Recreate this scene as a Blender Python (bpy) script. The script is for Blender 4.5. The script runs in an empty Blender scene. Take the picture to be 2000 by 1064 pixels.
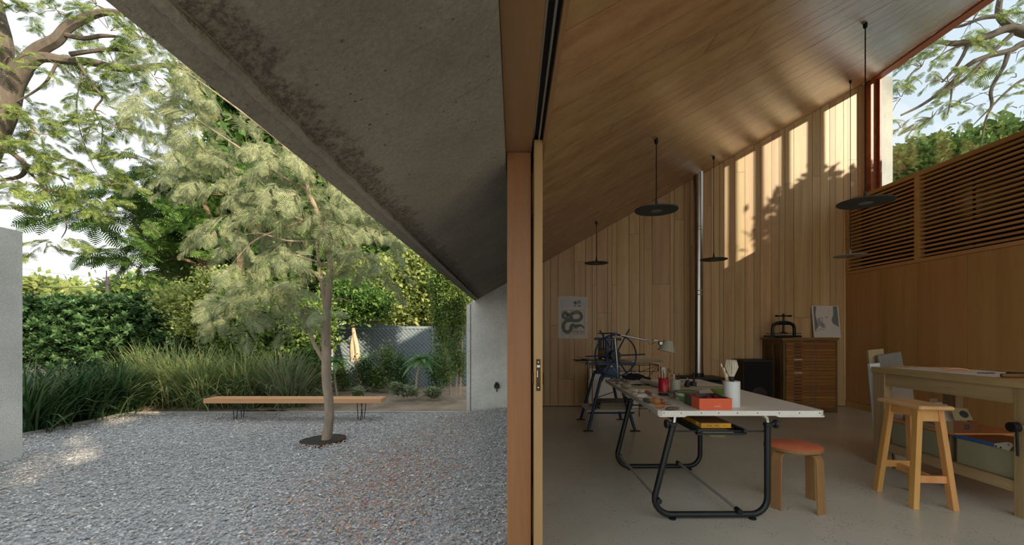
import bpy, math, random
import numpy as np
from mathutils import Vector, Matrix, Euler
random.seed(7); rng = np.random.default_rng(11)
sc = bpy.context.scene
COL = sc.collection
F = 850.0; VX = 1004.0; VY = 650.0; H = 1.3     # photograph: focal length and vanishing point in px, eye height in m
PI = math.pi

# ------------------------------------------------------------------ camera, sky, sun, exposure
cd = bpy.data.cameras.new('camera'); cam = bpy.data.objects.new('camera', cd); COL.objects.link(cam)
cam.location = (0, 0, H); cam.rotation_euler = (PI/2, 0, 0)
cd.sensor_fit = 'HORIZONTAL'; cd.sensor_width = 36; cd.lens = 36*F/2000
cd.shift_x = -(VX-1000)/2000; cd.shift_y = (VY-532)/2000
cd.clip_start = 0.02; cd.clip_end = 400
sc.camera = cam
sc.view_settings.view_transform = 'Standard'; sc.view_settings.look = 'None'
sc.view_settings.gamma = 1; sc.view_settings.use_curve_mapping = False
sc.view_settings.exposure = 0.72
w = bpy.data.worlds.new('sky'); sc.world = w; w.use_nodes = True
nt = w.node_tree; nt.nodes.clear()
wo = nt.nodes.new('ShaderNodeOutputWorld'); bg = nt.nodes.new('ShaderNodeBackground')
tcw = nt.nodes.new('ShaderNodeTexCoord'); sx = nt.nodes.new('ShaderNodeSeparateXYZ'); rp = nt.nodes.new('ShaderNodeValToRGB')
nt.links.new(tcw.outputs['Generated'], sx.inputs[0]); nt.links.new(sx.outputs['Z'], rp.inputs[0])
rp.color_ramp.elements[0].position = 0.0; rp.color_ramp.elements[0].color = (0.80, 0.79, 0.76, 1)
rp.color_ramp.elements[1].position = 1.0; rp.color_ramp.elements[1].color = (0.59, 0.64, 0.72, 1)
e = rp.color_ramp.elements.new(0.22); e.color = (0.72, 0.755, 0.79, 1)
e = rp.color_ramp.elements.new(0.55); e.color = (0.64, 0.69, 0.76, 1)
nt.links.new(rp.outputs[0], bg.inputs[0]); nt.links.new(bg.outputs[0], wo.inputs[0])
bg.inputs[1].default_value = 1.05
SUN = Vector((-1.0, 1.0, -0.56)).normalized()
sd = bpy.data.lights.new('sun', 'SUN'); so = bpy.data.objects.new('sun', sd); COL.objects.link(so)
so.rotation_euler = SUN.to_track_quat('-Z', 'Y').to_euler(); sd.energy = 5.0; sd.color = (1.0, 0.83, 0.63); sd.angle = math.radians(0.45)

# ------------------------------------------------------------------ helpers
def W(px, py, D):                      # point of the photograph at depth D
    return Vector(((px-VX)*D/F, D, H+(VY-py)*D/F))
def onz(px, py, z):                    # point of the photograph on the level z
    D = F*(H-z)/(py-VY); return Vector(((px-VX)*D/F, D, z))
ORIG = {}
def lin(c):
    return tuple(((v/255)/12.92 if v <= 10 else (((v/255)+0.055)/1.055)**2.4) for v in c)
class MB:
    def __init__(s): s.v = []; s.f = []; s.m = []
    def add(s, vs, fs, mi=0):
        o = len(s.v); s.v += [Vector(v) for v in vs]
        for f in fs: s.f.append([i+o for i in f]); s.m.append(mi)
        return s
    def box(s, c, d, rot=None, mi=0, taper=1.0):
        hx, hy, hz = d[0]/2, d[1]/2, d[2]/2
        vs = []
        for z in (-1, 1):
            t = taper if z > 0 else 1.0
            for x, y in ((-1, -1), (1, -1), (1, 1), (-1, 1)): vs.append(Vector((x*hx*t, y*hy*t, z*hz)))
        if rot is not None:
            R = rot if isinstance(rot, Matrix) else Euler(rot).to_matrix(); vs = [R@v for v in vs]
        vs = [v+Vector(c) for v in vs]
        return s.add(vs, [(3,2,1,0),(4,5,6,7),(0,1,5,4),(1,2,6,5),(2,3,7,6),(3,0,4,7)], mi)
    def bb(s, a, b, mi=0):
        return s.box([(a[i]+b[i])/2 for i in range(3)], [abs(b[i]-a[i]) for i in range(3)], None, mi)
    def rbox(s, c, d, r=0.005, rot=None, mi=0):       # box with chamfered vertical and horizontal edges
        hx, hy, hz = d[0]/2, d[1]/2, d[2]/2; r = min(r, hx*.9, hy*.9, hz*.9)
        vs = []; rings = [(-hz, r), (-hz+r, 0), (hz-r, 0), (hz, r)]
        for z, i in rings:
            X, Y = hx-i, hy-i; k = r
            vs += [Vector(p) for p in ((-X+k,-Y,z),(X-k,-Y,z),(X,-Y+k,z),(X,Y-k,z),(X-k,Y,z),(-X+k,Y,z),(-X,Y-k,z),(-X,-Y+k,z))]
        fs = [tuple(range(7,-1,-1)), tuple(range(24,32))]
        for q in range(3):
            for i in range(8): j = (i+1) % 8; fs.append((q*8+i, q*8+j, q*8+8+j, q*8+8+i))
        if rot is not None:
            R = rot if isinstance(rot, Matrix) else Euler(rot).to_matrix(); vs = [R@v for v in vs]
        return s.add([v+Vector(c) for v in vs], fs, mi)
    def tube(s, pts, rad, n=8, cap=True, mi=0, closed=False):
        pts = [Vector(p) for p in pts]; N = len(pts)
        if not isinstance(rad, (list, tuple)): rad = [rad]*N
        o = len(s.v); up = None; vs = []
        for i, p in enumerate(pts):
            if closed: t = (pts[(i+1) % N]-pts[i-1])
            else: t = pts[min(i+1, N-1)]-pts[max(i-1, 0)]
            t = t.normalized() if t.length > 1e-9 else Vector((0,0,1))
            if up is None:
                up = Vector((0,0,1)) if abs(t.z) < 0.9 else Vector((1,0,0))
            a = t.cross(up); a = a.normalized() if a.length > 1e-6 else t.orthogonal().normalized()
            b = a.cross(t).normalized(); up = b
            for k in range(n):
                an = 2*PI*k/n; vs.append(p+(a*math.cos(an)+b*math.sin(an))*rad[i])
        fs = []
        for i in range(N if closed else N-1):
            j = (i+1) % N
            for k in range(n): l = (k+1) % n; fs.append((i*n+k, i*n+l, j*n+l, j*n+k))
        if cap and not closed: fs.append(tuple(range(n-1,-1,-1))); fs.append(tuple((N-1)*n+k for k in range(n)))
        return s.add(vs, fs, mi)
    def lathe(s, prof, n=24, c=(0,0,0), rot=None, mi=0):     # prof: (radius, z)
        vs = []; fs = []
        for r, z in prof:
            for k in range(n): a = 2*PI*k/n; vs.append(Vector((r*math.cos(a), r*math.sin(a), z)))
        for i in range(len(prof)-1):
            for k in range(n): l = (k+1) % n; fs.append((i*n+k, i*n+l, (i+1)*n+l, (i+1)*n+k))
        if prof[0][0] > 1e-6: fs.append(tuple(range(n-1,-1,-1)))
        if prof[-1][0] > 1e-6: fs.append(tuple((len(prof)-1)*n+k for k in range(n)))
        if rot is not None:
            R = rot if isinstance(rot, Matrix) else Euler(rot).to_matrix(); vs = [R@v for v in vs]
        return s.add([v+Vector(c) for v in vs], fs, mi)
    def prism(s, poly, a, b, axis=1, mi=0):      # poly of 2D points extruded along axis from a to b
        def P(p, q):
            if axis == 1: return (p[0], q, p[1])
            if axis == 0: return (q, p[0], p[1])
            return (p[0], p[1], q)
        n = len(poly); vs = [P(p, a) for p in poly]+[P(p, b) for p in poly]
        fs = [tuple(range(n)), tuple(range(2*n-1, n-1, -1))]+[(i, n+i, n+(i+1) % n, (i+1) % n) for i in range(n)]
        return s.add(vs, fs, mi)
    def rock(s, c, d, seed=0, n1=7, mi=0, rz=0, ang=0.18):
        r = random.Random(seed); vs = []; fs = []; rings = 5
        ph = [r.uniform(1-ang, 1+ang) for _ in range(n1)]
        for i in range(rings):
            t = (i+0.5)/rings*PI
            for k in range(n1):
                a = 2*PI*k/n1+rz; q = ph[k]*r.uniform(1-ang*.4, 1+ang*.4)
                x = math.sin(t)*math.cos(2*PI*k/n1)*d[0]/2*q; y = math.sin(t)*math.sin(2*PI*k/n1)*d[1]/2*q; z = -math.cos(t)*d[2]/2*1.04
                vs.append(Vector((x*math.cos(rz)-y*math.sin(rz), x*math.sin(rz)+y*math.cos(rz), z))+Vector(c))
        for i in range(rings-1):
            for k in range(n1): l = (k+1) % n1; fs.append((i*n1+k, i*n1+l, (i+1)*n1+l, (i+1)*n1+k))
        fs.append(tuple(range(n1-1,-1,-1))); fs.append(tuple((rings-1)*n1+k for k in range(n1)))
        return s.add(vs, fs, mi)
    def build(s, name, mat, parent=None, world=True, smooth=False, bevel=0):
        off = Vector((0,0,0)); org = None
        if parent is not None:
            if world: off = ORIG[parent.name]
            org = off
        elif world:
            xs = [v.x for v in s.v]; ys = [v.y for v in s.v]; zs = [v.z for v in s.v]
            off = Vector(((min(xs)+max(xs))/2, (min(ys)+max(ys))/2, min(zs))); org = off
        me = bpy.data.meshes.new(name); me.from_pydata([tuple(v-off) for v in s.v], [], s.f)
        mats = mat if isinstance(mat, (list, tuple)) else [mat]
        for m in mats: me.materials.append(m)
        if len(mats) > 1: me.polygons.foreach_set('material_index', s.m)
        if smooth:
            me.polygons.foreach_set('use_smooth', [True]*len(me.polygons))
            try: me.set_sharp_from_angle(angle=math.radians(38))
            except Exception: pass
        me.update()
        o = bpy.data.objects.new(name, me); COL.objects.link(o)
        if parent is not None: o.parent = parent
        else: o.location = off
        ORIG[o.name] = org if org is not None else Vector((0,0,0))
        if bevel:
            b = o.modifiers.new('bevel', 'BEVEL'); b.width = bevel; b.segments = 2; b.limit_method = 'ANGLE'
        return o
def thing(name, label, cat, loc, group=None, rotz=0):
    o = bpy.data.objects.new(name, None); COL.objects.link(o); o.location = loc; o.rotation_euler = (0, 0, rotz)
    o.empty_display_size = 0.1
    o['label'] = label; o['category'] = cat
    if group: o['group'] = group
    ORIG[o.name] = Vector(loc)
    return o
def tag(o, label, cat, group=None):
    o['label'] = label; o['category'] = cat
    if group: o['group'] = group
    return o
def struct(o): o['kind'] = 'structure'; return o
def sempty(name, loc=(0,0,0)):
    o = bpy.data.objects.new(name, None); COL.objects.link(o); o.location = loc; o['kind'] = 'structure'; ORIG[o.name] = Vector(loc); o.empty_display_size = .1
    return o
def np_mesh(name, V, Fc, mat, parent=None, smooth=False, stuff=True):
    """V (n,3) world coordinates, Fc (m,k) index array"""
    off = np.array(ORIG[parent.name]) if parent is not None else np.array([0, 0, 0.])
    me = bpy.data.meshes.new(name); n = len(V); m, k = Fc.shape
    me.vertices.add(n); me.vertices.foreach_set('co', (V-off).astype(np.float32).ravel())
    me.loops.add(m*k); me.loops.foreach_set('vertex_index', Fc.astype(np.int32).ravel())
    me.polygons.add(m); me.polygons.foreach_set('loop_start', np.arange(0, m*k, k, dtype=np.int32))
    try: me.polygons.foreach_set('loop_total', np.full(m, k, dtype=np.int32))
    except Exception: pass
    if smooth: me.polygons.foreach_set('use_smooth', np.ones(m, dtype=bool))
    me.materials.append(mat); me.update(calc_edges=True); me.validate()
    o = bpy.data.objects.new(name, me); COL.objects.link(o)
    if parent is not None: o.parent = parent
    ORIG[o.name] = Vector(off)
    if stuff: o['kind'] = 'stuff'
    return o

# ------------------------------------------------------------------ materials
def newmat(name):
    m = bpy.data.materials.new(name); m.use_nodes = True; nt = m.node_tree
    return m, nt, nt.nodes['Principled BSDF']
def N(nt, t, **kw):
    n = nt.nodes.new(t)
    for k, v in kw.items(): setattr(n, k, v)
    return n
def ramp(nt, src, stops):
    r = N(nt, 'ShaderNodeValToRGB'); el = r.color_ramp.elements
    el[0].position, el[0].color = stops[0][0], (*stops[0][1], 1); el[1].position, el[1].color = stops[-1][0], (*stops[-1][1], 1)
    for p, c in stops[1:-1]:
        e = el.new(p); e.color = (*c, 1)
    nt.links.new(src, r.inputs[0]); return r
def noise(nt, vec, scale, detail=4, rough=.55):
    n = N(nt, 'ShaderNodeTexNoise'); n.inputs['Scale'].default_value = scale; n.inputs['Detail'].default_value = detail; n.inputs['Roughness'].default_value = rough
    if vec is not None: nt.links.new(vec, n.inputs['Vector'])
    return n
def coords(nt, kind='Object', scale=(1,1,1), rnd=False):
    tc = N(nt, 'ShaderNodeTexCoord'); mp = N(nt, 'ShaderNodeMapping'); mp.inputs['Scale'].default_value = scale
    nt.links.new(tc.outputs[kind], mp.inputs[0])
    if rnd:
        oi = N(nt, 'ShaderNodeObjectInfo'); mu = N(nt, 'ShaderNodeMath', operation='MULTIPLY'); mu.inputs[1].default_value = 37
        nt.links.new(oi.outputs['Random'], mu.inputs[0]); cx = N(nt, 'ShaderNodeCombineXYZ')
        for i in range(3): nt.links.new(mu.outputs[0], cx.inputs[i])
        nt.links.new(cx.outputs[0], mp.inputs['Location'])
    return mp.outputs[0]
def bump(nt, src, bsdf, strength=.2, dist=.01):
    b = N(nt, 'ShaderNodeBump'); b.inputs['Strength'].default_value = strength; b.inputs['Distance'].default_value = dist
    nt.links.new(src, b.inputs['Height']); nt.links.new(b.outputs[0], bsdf.inputs['Normal']); return b
def plain(name, c, rough=.5, metal=0, var=.12, scale=25, bmp=0, spec=.5, sc3=(1,1,1)):
    m, nt, b = newmat(name); c = lin(c)
    v = coords(nt, 'Object', sc3); n = noise(nt, v, scale)
    r = ramp(nt, n.outputs[0], [(.3, tuple(x*(1-var) for x in c)), (.7, tuple(min(1, x*(1+var)) for x in c))])
    nt.links.new(r.outputs[0], b.inputs['Base Color']); b.inputs['Roughness'].default_value = rough; b.inputs['Metallic'].default_value = metal
    b.inputs['Specular IOR Level'].default_value = spec
    if bmp: bump(nt, n.outputs[0], b, bmp, .005)
    return m
def wood(name, c1, c2, axis=2, rough=.45, rvar=.18, ring=26, spec=.4, fine=1.0):
    """grain runs along axis; value and hue shift from piece to piece"""
    m, nt, b = newmat(name); s = [1.0, 1.0, 1.0]; s[axis] = 0.06
    v = coords(nt, 'Object', tuple(s), True)
    n1 = noise(nt, v, ring*.35, 3, .6); n2 = noise(nt, v, ring*4, 3, .7)
    a = N(nt, 'ShaderNodeMath', operation='MULTIPLY_ADD'); a.inputs[1].default_value = .35*fine
    nt.links.new(n2.outputs[0], a.inputs[0]); nt.links.new(n1.outputs[0], a.inputs[2])
    r = ramp(nt, a.outputs[0], [(.42, lin(c1)), (.85, lin(c2))])
    oi = N(nt, 'ShaderNodeObjectInfo'); hs = N(nt, 'ShaderNodeHueSaturation')
    mr = N(nt, 'ShaderNodeMapRange'); mr.inputs[3].default_value = 1-rvar; mr.inputs[4].default_value = 1+rvar*.8
    nt.links.new(oi.outputs['Random'], mr.inputs[0]); nt.links.new(mr.outputs[0], hs.inputs['Value'])
    mr2 = N(nt, 'ShaderNodeMapRange'); mr2.inputs[3].default_value = .49; mr2.inputs[4].default_value = .508
    m2 = N(nt, 'ShaderNodeMath', operation='FRACT'); m3 = N(nt, 'ShaderNodeMath', operation='MULTIPLY'); m3.inputs[1].default_value = 7.31
    nt.links.new(oi.outputs['Random'], m3.inputs[0]); nt.links.new(m3.outputs[0], m2.inputs[0]); nt.links.new(m2.outputs[0], mr2.inputs[0]); nt.links.new(mr2.outputs[0], hs.inputs['Hue'])
    nt.links.new(r.outputs[0], hs.inputs['Color']); nt.links.new(hs.outputs[0], b.inputs['Base Color'])
    b.inputs['Roughness'].default_value = rough; b.inputs['Specular IOR Level'].default_value = spec
    bump(nt, n2.outputs[0], b, .08, .002)
    return m
def concrete(name, c, spot=.5, bs=.5, board=None, stain=.25):
    m, nt, b = newmat(name); c = lin(c); v = coords(nt, 'Object')
    n1 = noise(nt, v, 1.1, 8, .65); n2 = noise(nt, v, 60, 3, .7); n3 = noise(nt, v, 9, 4, .6)
    r1 = ramp(nt, n1.outputs[0], [(.3, tuple(x*(1-stain) for x in c)), (.7, tuple(x*(1+stain*.7) for x in c))])
    r2 = ramp(nt, n2.outputs[0], [(.3, (.7,.7,.7)), (.65, (1.15,1.15,1.15))])
    mx = N(nt, 'ShaderNodeMix', data_type='RGBA', blend_type='MULTIPLY'); mx.inputs[0].default_value = .7
    nt.links.new(r1.outputs[0], mx.inputs[6]); nt.links.new(r2.outputs[0], mx.inputs[7])
    vo = N(nt, 'ShaderNodeTexVoronoi'); vo.inputs['Scale'].default_value = 26; nt.links.new(v, vo.inputs['Vector'])
    r3 = ramp(nt, vo.outputs['Distance'], [(.06, (0,0,0)), (.13, (1,1,1))])       # bug holes where the mask is on
    r4 = ramp(nt, n3.outputs[0], [(.5, (1,1,1)), (.62, (0,0,0))])
    ho = N(nt, 'ShaderNodeMath', operation='MAXIMUM'); nt.links.new(r3.outputs[0], ho.inputs[0]); nt.links.new(r4.outputs[0], ho.inputs[1])
    mh = N(nt, 'ShaderNodeMix', data_type='RGBA', blend_type='MULTIPLY'); mh.inputs[0].default_value = spot
    nt.links.new(mx.outputs[2], mh.inputs[6]); nt.links.new(ho.outputs[0], mh.inputs[7]); nt.links.new(mh.outputs[2], b.inputs['Base Color'])
    ad = N(nt, 'ShaderNodeMath', operation='MULTIPLY_ADD'); ad.inputs[1].default_value = 1.5
    nt.links.new(ho.outputs[0], ad.inputs[0]); nt.links.new(n2.outputs[0], ad.inputs[2])
    bump(nt, ad.outputs[0], b, bs, .006); b.inputs['Roughness'].default_value = .92
    return m
def leafmat(name, cols, trans=.35, rough=.55):
    m = bpy.data.materials.new(name); m.use_nodes = True; nt = m.node_tree; nt.nodes.clear()
    out = N(nt, 'ShaderNodeOutputMaterial'); g = N(nt, 'ShaderNodeNewGeometry')
    st = [(i/(len(cols)-1), lin(c)) for i, c in enumerate(cols)]
    r = ramp(nt, g.outputs['Random Per Island'], st)
    d = N(nt, 'ShaderNodeBsdfPrincipled'); d.inputs['Roughness'].default_value = rough; d.inputs['Specular IOR Level'].default_value = .3
    t = N(nt, 'ShaderNodeBsdfTranslucent'); mx = N(nt, 'ShaderNodeMixShader'); mx.inputs[0].default_value = trans
    nt.links.new(r.outputs[0], d.inputs['Base Color']); nt.links.new(r.outputs[0], t.inputs[0])
    nt.links.new(d.outputs[0], mx.inputs[1]); nt.links.new(t.outputs[0], mx.inputs[2]); nt.links.new(mx.outputs[0], out.inputs[0])
    return m
def glassmat(name, tint=(.95,.98,.96), refl=1.0):
    m = bpy.data.materials.new(name); m.use_nodes = True; nt = m.node_tree; nt.nodes.clear()
    out = N(nt, 'ShaderNodeOutputMaterial'); t = N(nt, 'ShaderNodeBsdfTransparent'); t.inputs[0].default_value = (*tint, 1)
    g = N(nt, 'ShaderNodeBsdfGlossy'); g.inputs['Roughness'].default_value = .0
    f = N(nt, 'ShaderNodeFresnel'); ge = N(nt, 'ShaderNodeNewGeometry'); mi = N(nt, 'ShaderNodeMapRange')
    mi.inputs[3].default_value = 1.5; mi.inputs[4].default_value = 1/1.5                       # same reflectance from both faces of the pane
    nt.links.new(ge.outputs['Backfacing'], mi.inputs[0]); nt.links.new(mi.outputs[0], f.inputs['IOR'])
    mu = N(nt, 'ShaderNodeMath', operation='MULTIPLY'); mu.inputs[1].default_value = refl; mu.use_clamp = True
    nt.links.new(f.outputs[0], mu.inputs[0]); mx = N(nt, 'ShaderNodeMixShader'); nt.links.new(mu.outputs[0], mx.inputs[0])
    nt.links.new(t.outputs[0], mx.inputs[1]); nt.links.new(g.outputs[0], mx.inputs[2]); nt.links.new(mx.outputs[0], out.inputs[0])
    return m
M = {}
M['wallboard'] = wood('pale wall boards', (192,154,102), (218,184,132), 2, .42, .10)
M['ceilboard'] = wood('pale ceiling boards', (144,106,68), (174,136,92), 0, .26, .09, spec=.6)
M['panel'] = wood('plywood panels', (176,132,76), (200,156,96), 2, .5, .05, 14)
M['slat'] = wood('slat wood', (186,140,82), (208,162,104), 1, .5, .10)
M['gap'] = plain('dark joint', (26,20,14), .9)
M['redwood'] = wood('red brown frame timber', (150,82,48), (176,104,66), 1, .4, .05)
M['door'] = wood('honey door timber', (140,100,56), (166,124,76), 2, .4, .08, 12)
M['doorleaf'] = wood('pale door timber', (156,124,76), (180,146,96), 2, .4, .05, 16)
M['head'] = wood('head timber', (128,92,58), (152,114,76), 1, .45, .05, 14)
M['concrete'] = concrete('board marked concrete', (228,227,216), .65, .6)
M['soffit'] = concrete('rough soffit concrete', (152,143,126), .85, .9, stain=.35)
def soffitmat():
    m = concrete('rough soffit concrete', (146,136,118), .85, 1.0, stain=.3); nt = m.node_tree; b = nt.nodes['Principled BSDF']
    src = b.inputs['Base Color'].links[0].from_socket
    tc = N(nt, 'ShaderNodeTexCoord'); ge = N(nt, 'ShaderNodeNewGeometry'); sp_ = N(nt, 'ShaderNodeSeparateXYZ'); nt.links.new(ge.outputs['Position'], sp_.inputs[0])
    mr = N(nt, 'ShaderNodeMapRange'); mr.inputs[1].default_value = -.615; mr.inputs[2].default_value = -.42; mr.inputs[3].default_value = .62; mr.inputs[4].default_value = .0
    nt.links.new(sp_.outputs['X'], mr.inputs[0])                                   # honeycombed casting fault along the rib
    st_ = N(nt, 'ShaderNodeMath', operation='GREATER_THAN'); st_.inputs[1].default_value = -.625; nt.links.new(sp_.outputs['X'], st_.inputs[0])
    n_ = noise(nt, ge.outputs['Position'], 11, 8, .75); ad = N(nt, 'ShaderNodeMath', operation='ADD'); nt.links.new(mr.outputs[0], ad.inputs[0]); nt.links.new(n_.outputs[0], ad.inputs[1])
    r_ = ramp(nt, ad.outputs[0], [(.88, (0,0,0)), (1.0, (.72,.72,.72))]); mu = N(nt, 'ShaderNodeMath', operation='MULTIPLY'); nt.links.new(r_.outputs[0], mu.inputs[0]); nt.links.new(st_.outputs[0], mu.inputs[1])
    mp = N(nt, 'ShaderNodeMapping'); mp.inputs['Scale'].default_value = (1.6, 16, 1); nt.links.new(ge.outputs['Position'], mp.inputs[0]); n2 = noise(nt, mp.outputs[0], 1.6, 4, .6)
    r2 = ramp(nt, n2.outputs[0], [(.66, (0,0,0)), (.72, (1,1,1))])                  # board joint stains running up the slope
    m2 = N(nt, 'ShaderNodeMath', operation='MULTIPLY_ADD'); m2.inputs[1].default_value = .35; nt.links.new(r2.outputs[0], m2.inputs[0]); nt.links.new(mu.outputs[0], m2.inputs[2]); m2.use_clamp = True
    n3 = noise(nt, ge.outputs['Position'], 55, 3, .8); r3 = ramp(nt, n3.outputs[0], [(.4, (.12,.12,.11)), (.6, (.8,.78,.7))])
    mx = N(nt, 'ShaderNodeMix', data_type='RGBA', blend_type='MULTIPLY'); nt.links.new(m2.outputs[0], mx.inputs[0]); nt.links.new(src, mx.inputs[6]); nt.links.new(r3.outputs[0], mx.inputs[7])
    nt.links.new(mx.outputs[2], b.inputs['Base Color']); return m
M['soffit'] = soffitmat()
M['pier'] = concrete('grey pier concrete', (206,206,198), .5, .5)
M['kerb'] = concrete('pale kerb concrete', (178,176,166), .3, .5)
M['alu'] = plain('brushed aluminium', (190,196,196), .35, 1.0, .05)
M['steel'] = plain('stainless flue', (186,184,176), .28, 1.0, .08, 6, sc3=(1,1,.2))
M['chrome'] = plain('chrome', (220,220,216), .12, 1.0, .02)
M['satin'] = plain('satin steel bar', (206,204,196), .5, .6, .04)
M['black'] = plain('black lacquer', (24,30,30), .4, 0, .1)
M['blackm'] = plain('blackened metal', (30,34,34), .5, .6, .15)
M['brass'] = plain('bronze plate', (74,62,42), .4, .9, .15)
M['white'] = plain('white laminate', (240,236,224), .35, 0, .04, 8)
M['bluep'] = plain('blue grey press paint', (40,62,92), .4, .1, .15)
M['roller'] = plain('steel roller', (150,136,112), .4, .8, .15)
M['paper'] = plain('paper', (222,214,198), .8, 0, .04)
M['paper2'] = plain('buff paper', (196,182,152), .8, 0, .08)
M['grey'] = plain('grey board', (128,124,112), .8, 0, .08)
M['felt'] = plain('grey pendant', (62,68,66), .6, .2, .08)
M['pale'] = plain('pale pendant', (170,170,160), .6, .1, .05)
M['diff'] = plain('lamp diffuser', (110,114,106), .5)
M['oak'] = wood('old oak', (118,80,38), (162,112,58), 0, .4, .14, 20)
M['oakdark'] = wood('dark oak', (88,66,34), (118,90,50), 2, .45, .06, 18)
M['bench'] = wood('bench timber', (150,128,88), (186,162,118), 1, .5, .08, 22)
M['benchv'] = wood('bench leg timber', (142,122,84), (182,158,116), 2, .5, .08, 30)
M['benchtop'] = wood('bench edge timber', (196,128,70), (216,150,92), 1, .45, .05, 22)
M['stool'] = wood('stool birch', (142,104,64), (170,130,84), 2, .4, .06, 18)
M['stoolseat'] = plain('salmon stool seat', (226,122,82), .45, 0, .07, 14)
M['barstool'] = wood('bar stool pine', (204,146,80), (226,172,106), 2, .45, .06, 20)
M['barseat'] = wood('bar stool seat pine', (206,158,100), (228,184,128), 1, .4, .03, 26)
M['orange'] = plain('orange card', (232,104,62), .6, 0, .03)
M['taupe'] = plain('taupe card', (96,88,72), .7, 0, .04)
M['red'] = plain('red tin', (176,28,44), .3, 0, .05)
M['glassy'] = plain('hazy jar glass', (176,174,150), .15, 0, .06)
M['cream'] = plain('cream enamel', (214,220,214), .25, 0, .03)
M['green'] = plain('green enamel', (112,168,88), .25, 0, .12)
M['green2'] = plain('green bowl glaze', (110,140,62), .25, 0, .12)
M['rim'] = plain('dark teal rim', (24,48,46), .3)
M['pinkstuff'] = plain('crimson ties', (158,34,66), .5, 0, .3, 60)
M['bristle'] = plain('pale bristles', (232,222,196), .9, 0, .1, 80)
M['pencil'] = plain('handle wood', (188,146,90), .5, 0, .2, 40)
M['yellow'] = plain('yellow box card', (232,170,40), .5, 0, .05)
M['ybrown'] = plain('brown box lid', (122,76,36), .6, 0, .1)
M['cloth'] = plain('black cloth', (26,28,28), .95, 0, .2, 12, .4)
M['brown'] = plain('brown card', (122,72,34), .7, 0, .05)
M['kraft'] = plain('kraft card', (168,150,110), .8, 0, .05)
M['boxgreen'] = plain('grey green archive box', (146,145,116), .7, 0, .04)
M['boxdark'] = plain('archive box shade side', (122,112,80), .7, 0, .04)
M['blue'] = plain('blue edge', (42,92,160), .4, 0, .05)
M['plate'] = plain('pale steel plate', (184,190,176), .45, .2, .05)
M['ink'] = plain('ink', (52,60,60), .9, 0, .1)
M['inkgrey'] = plain('grey ink', (122,128,122), .9, 0, .35, 160)
M['speaker'] = plain('speaker cabinet', (52,42,30), .6, 0, .1)
M['grille'] = plain('speaker cloth', (26,26,26), .95, 0, .1)
M['stove'] = plain('cast iron stove', (46,48,46), .5, .3, .12)
M['pressgreen'] = plain('dark green cast iron', (18,36,32), .32, .2, .1)
M['bark'] = plain('smooth grey bark', (92,84,74), .9, 0, .25, 14, .8, sc3=(1,1,.35))
M['barkmid'] = plain('pale grey brown bark', (152,136,116), .9, 0, .25, 14, .8, sc3=(1,1,.35))
M['bark2'] = plain('brown bark', (112,92,72), .9, 0, .3, 10, .9, sc3=(1,1,.4))
M['barkpale'] = plain('pale bark', (190,168,140), .9, 0, .18, 12, .6, sc3=(1,1,.4))
M['twig'] = plain('twigs', (132,112,88), .9, 0, .2)
M['corten'] = plain('rusty steel ring', (112,62,34), .8, .4, .3, 20)
M['hole'] = plain('dark steel inside ring', (52,56,54), .55, .5, .2, 6)
M['teak'] = wood('garden bench plank', (190,142,92), (212,168,118), 0, .5, .05, 18)
M['wire'] = plain('power line', (60,60,60), .7)
M['galv'] = plain('galvanised wire', (176,180,176), .5, .5, .05)
M['shade'] = plain('blue grey fence cloth', (122,138,144), .85, 0, .08, 3, .1)
M['housewall'] = plain('rough render', (226,220,208), .9, 0, .06)
def pebblemat(name, stops):
    m, nt, b = newmat(name); g = N(nt, 'ShaderNodeNewGeometry')
    r = ramp(nt, g.outputs['Random Per Island'], [(p, lin(c)) for p, c in stops]); r.color_ramp.interpolation = 'CONSTANT'
    nt.links.new(r.outputs[0], b.inputs['Base Color']); b.inputs['Roughness'].default_value = .8
    return m
M['gravel'] = pebblemat('grey chippings', [(0,(146,145,142)),(.2,(168,166,162)),(.42,(186,184,179)),(.6,(202,199,193)),(.74,(160,161,160)),(.84,(214,209,200)),(.92,(190,166,140)),(.95,(230,226,216)),(.985,(246,243,236))])
def gravelbase():
    m, nt, b = newmat('gravel bed'); v = coords(nt, 'Object'); vo = N(nt, 'ShaderNodeTexVoronoi'); vo.inputs['Scale'].default_value = 55
    nt.links.new(v, vo.inputs['Vector']); bw = N(nt, 'ShaderNodeRGBToBW'); nt.links.new(vo.outputs['Color'], bw.inputs[0])
    r = ramp(nt, bw.outputs[0], [(.2, lin((140,139,136))), (.8, lin((192,190,186)))])
    nt.links.new(r.outputs[0], b.inputs['Base Color']); bump(nt, vo.outputs['Distance'], b, .8, .01); b.inputs['Roughness'].default_value = .9
    return m
M['gravelbase'] = gravelbase()
def soil():
    m, nt, b = newmat('garden soil'); v = coords(nt, 'Object'); n = noise(nt, v, 2.2, 8, .7); n2 = noise(nt, v, 40, 4)
    r = ramp(nt, n.outputs[0], [(.3, lin((112,96,78))), (.5, lin((146,128,108))), (.72, lin((168,152,130)))])
    nt.links.new(r.outputs[0], b.inputs['Base Color']); bump(nt, n2.outputs[0], b, .7, .03); b.inputs['Roughness'].default_value = .95
    return m
M['soil'] = soil()
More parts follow.
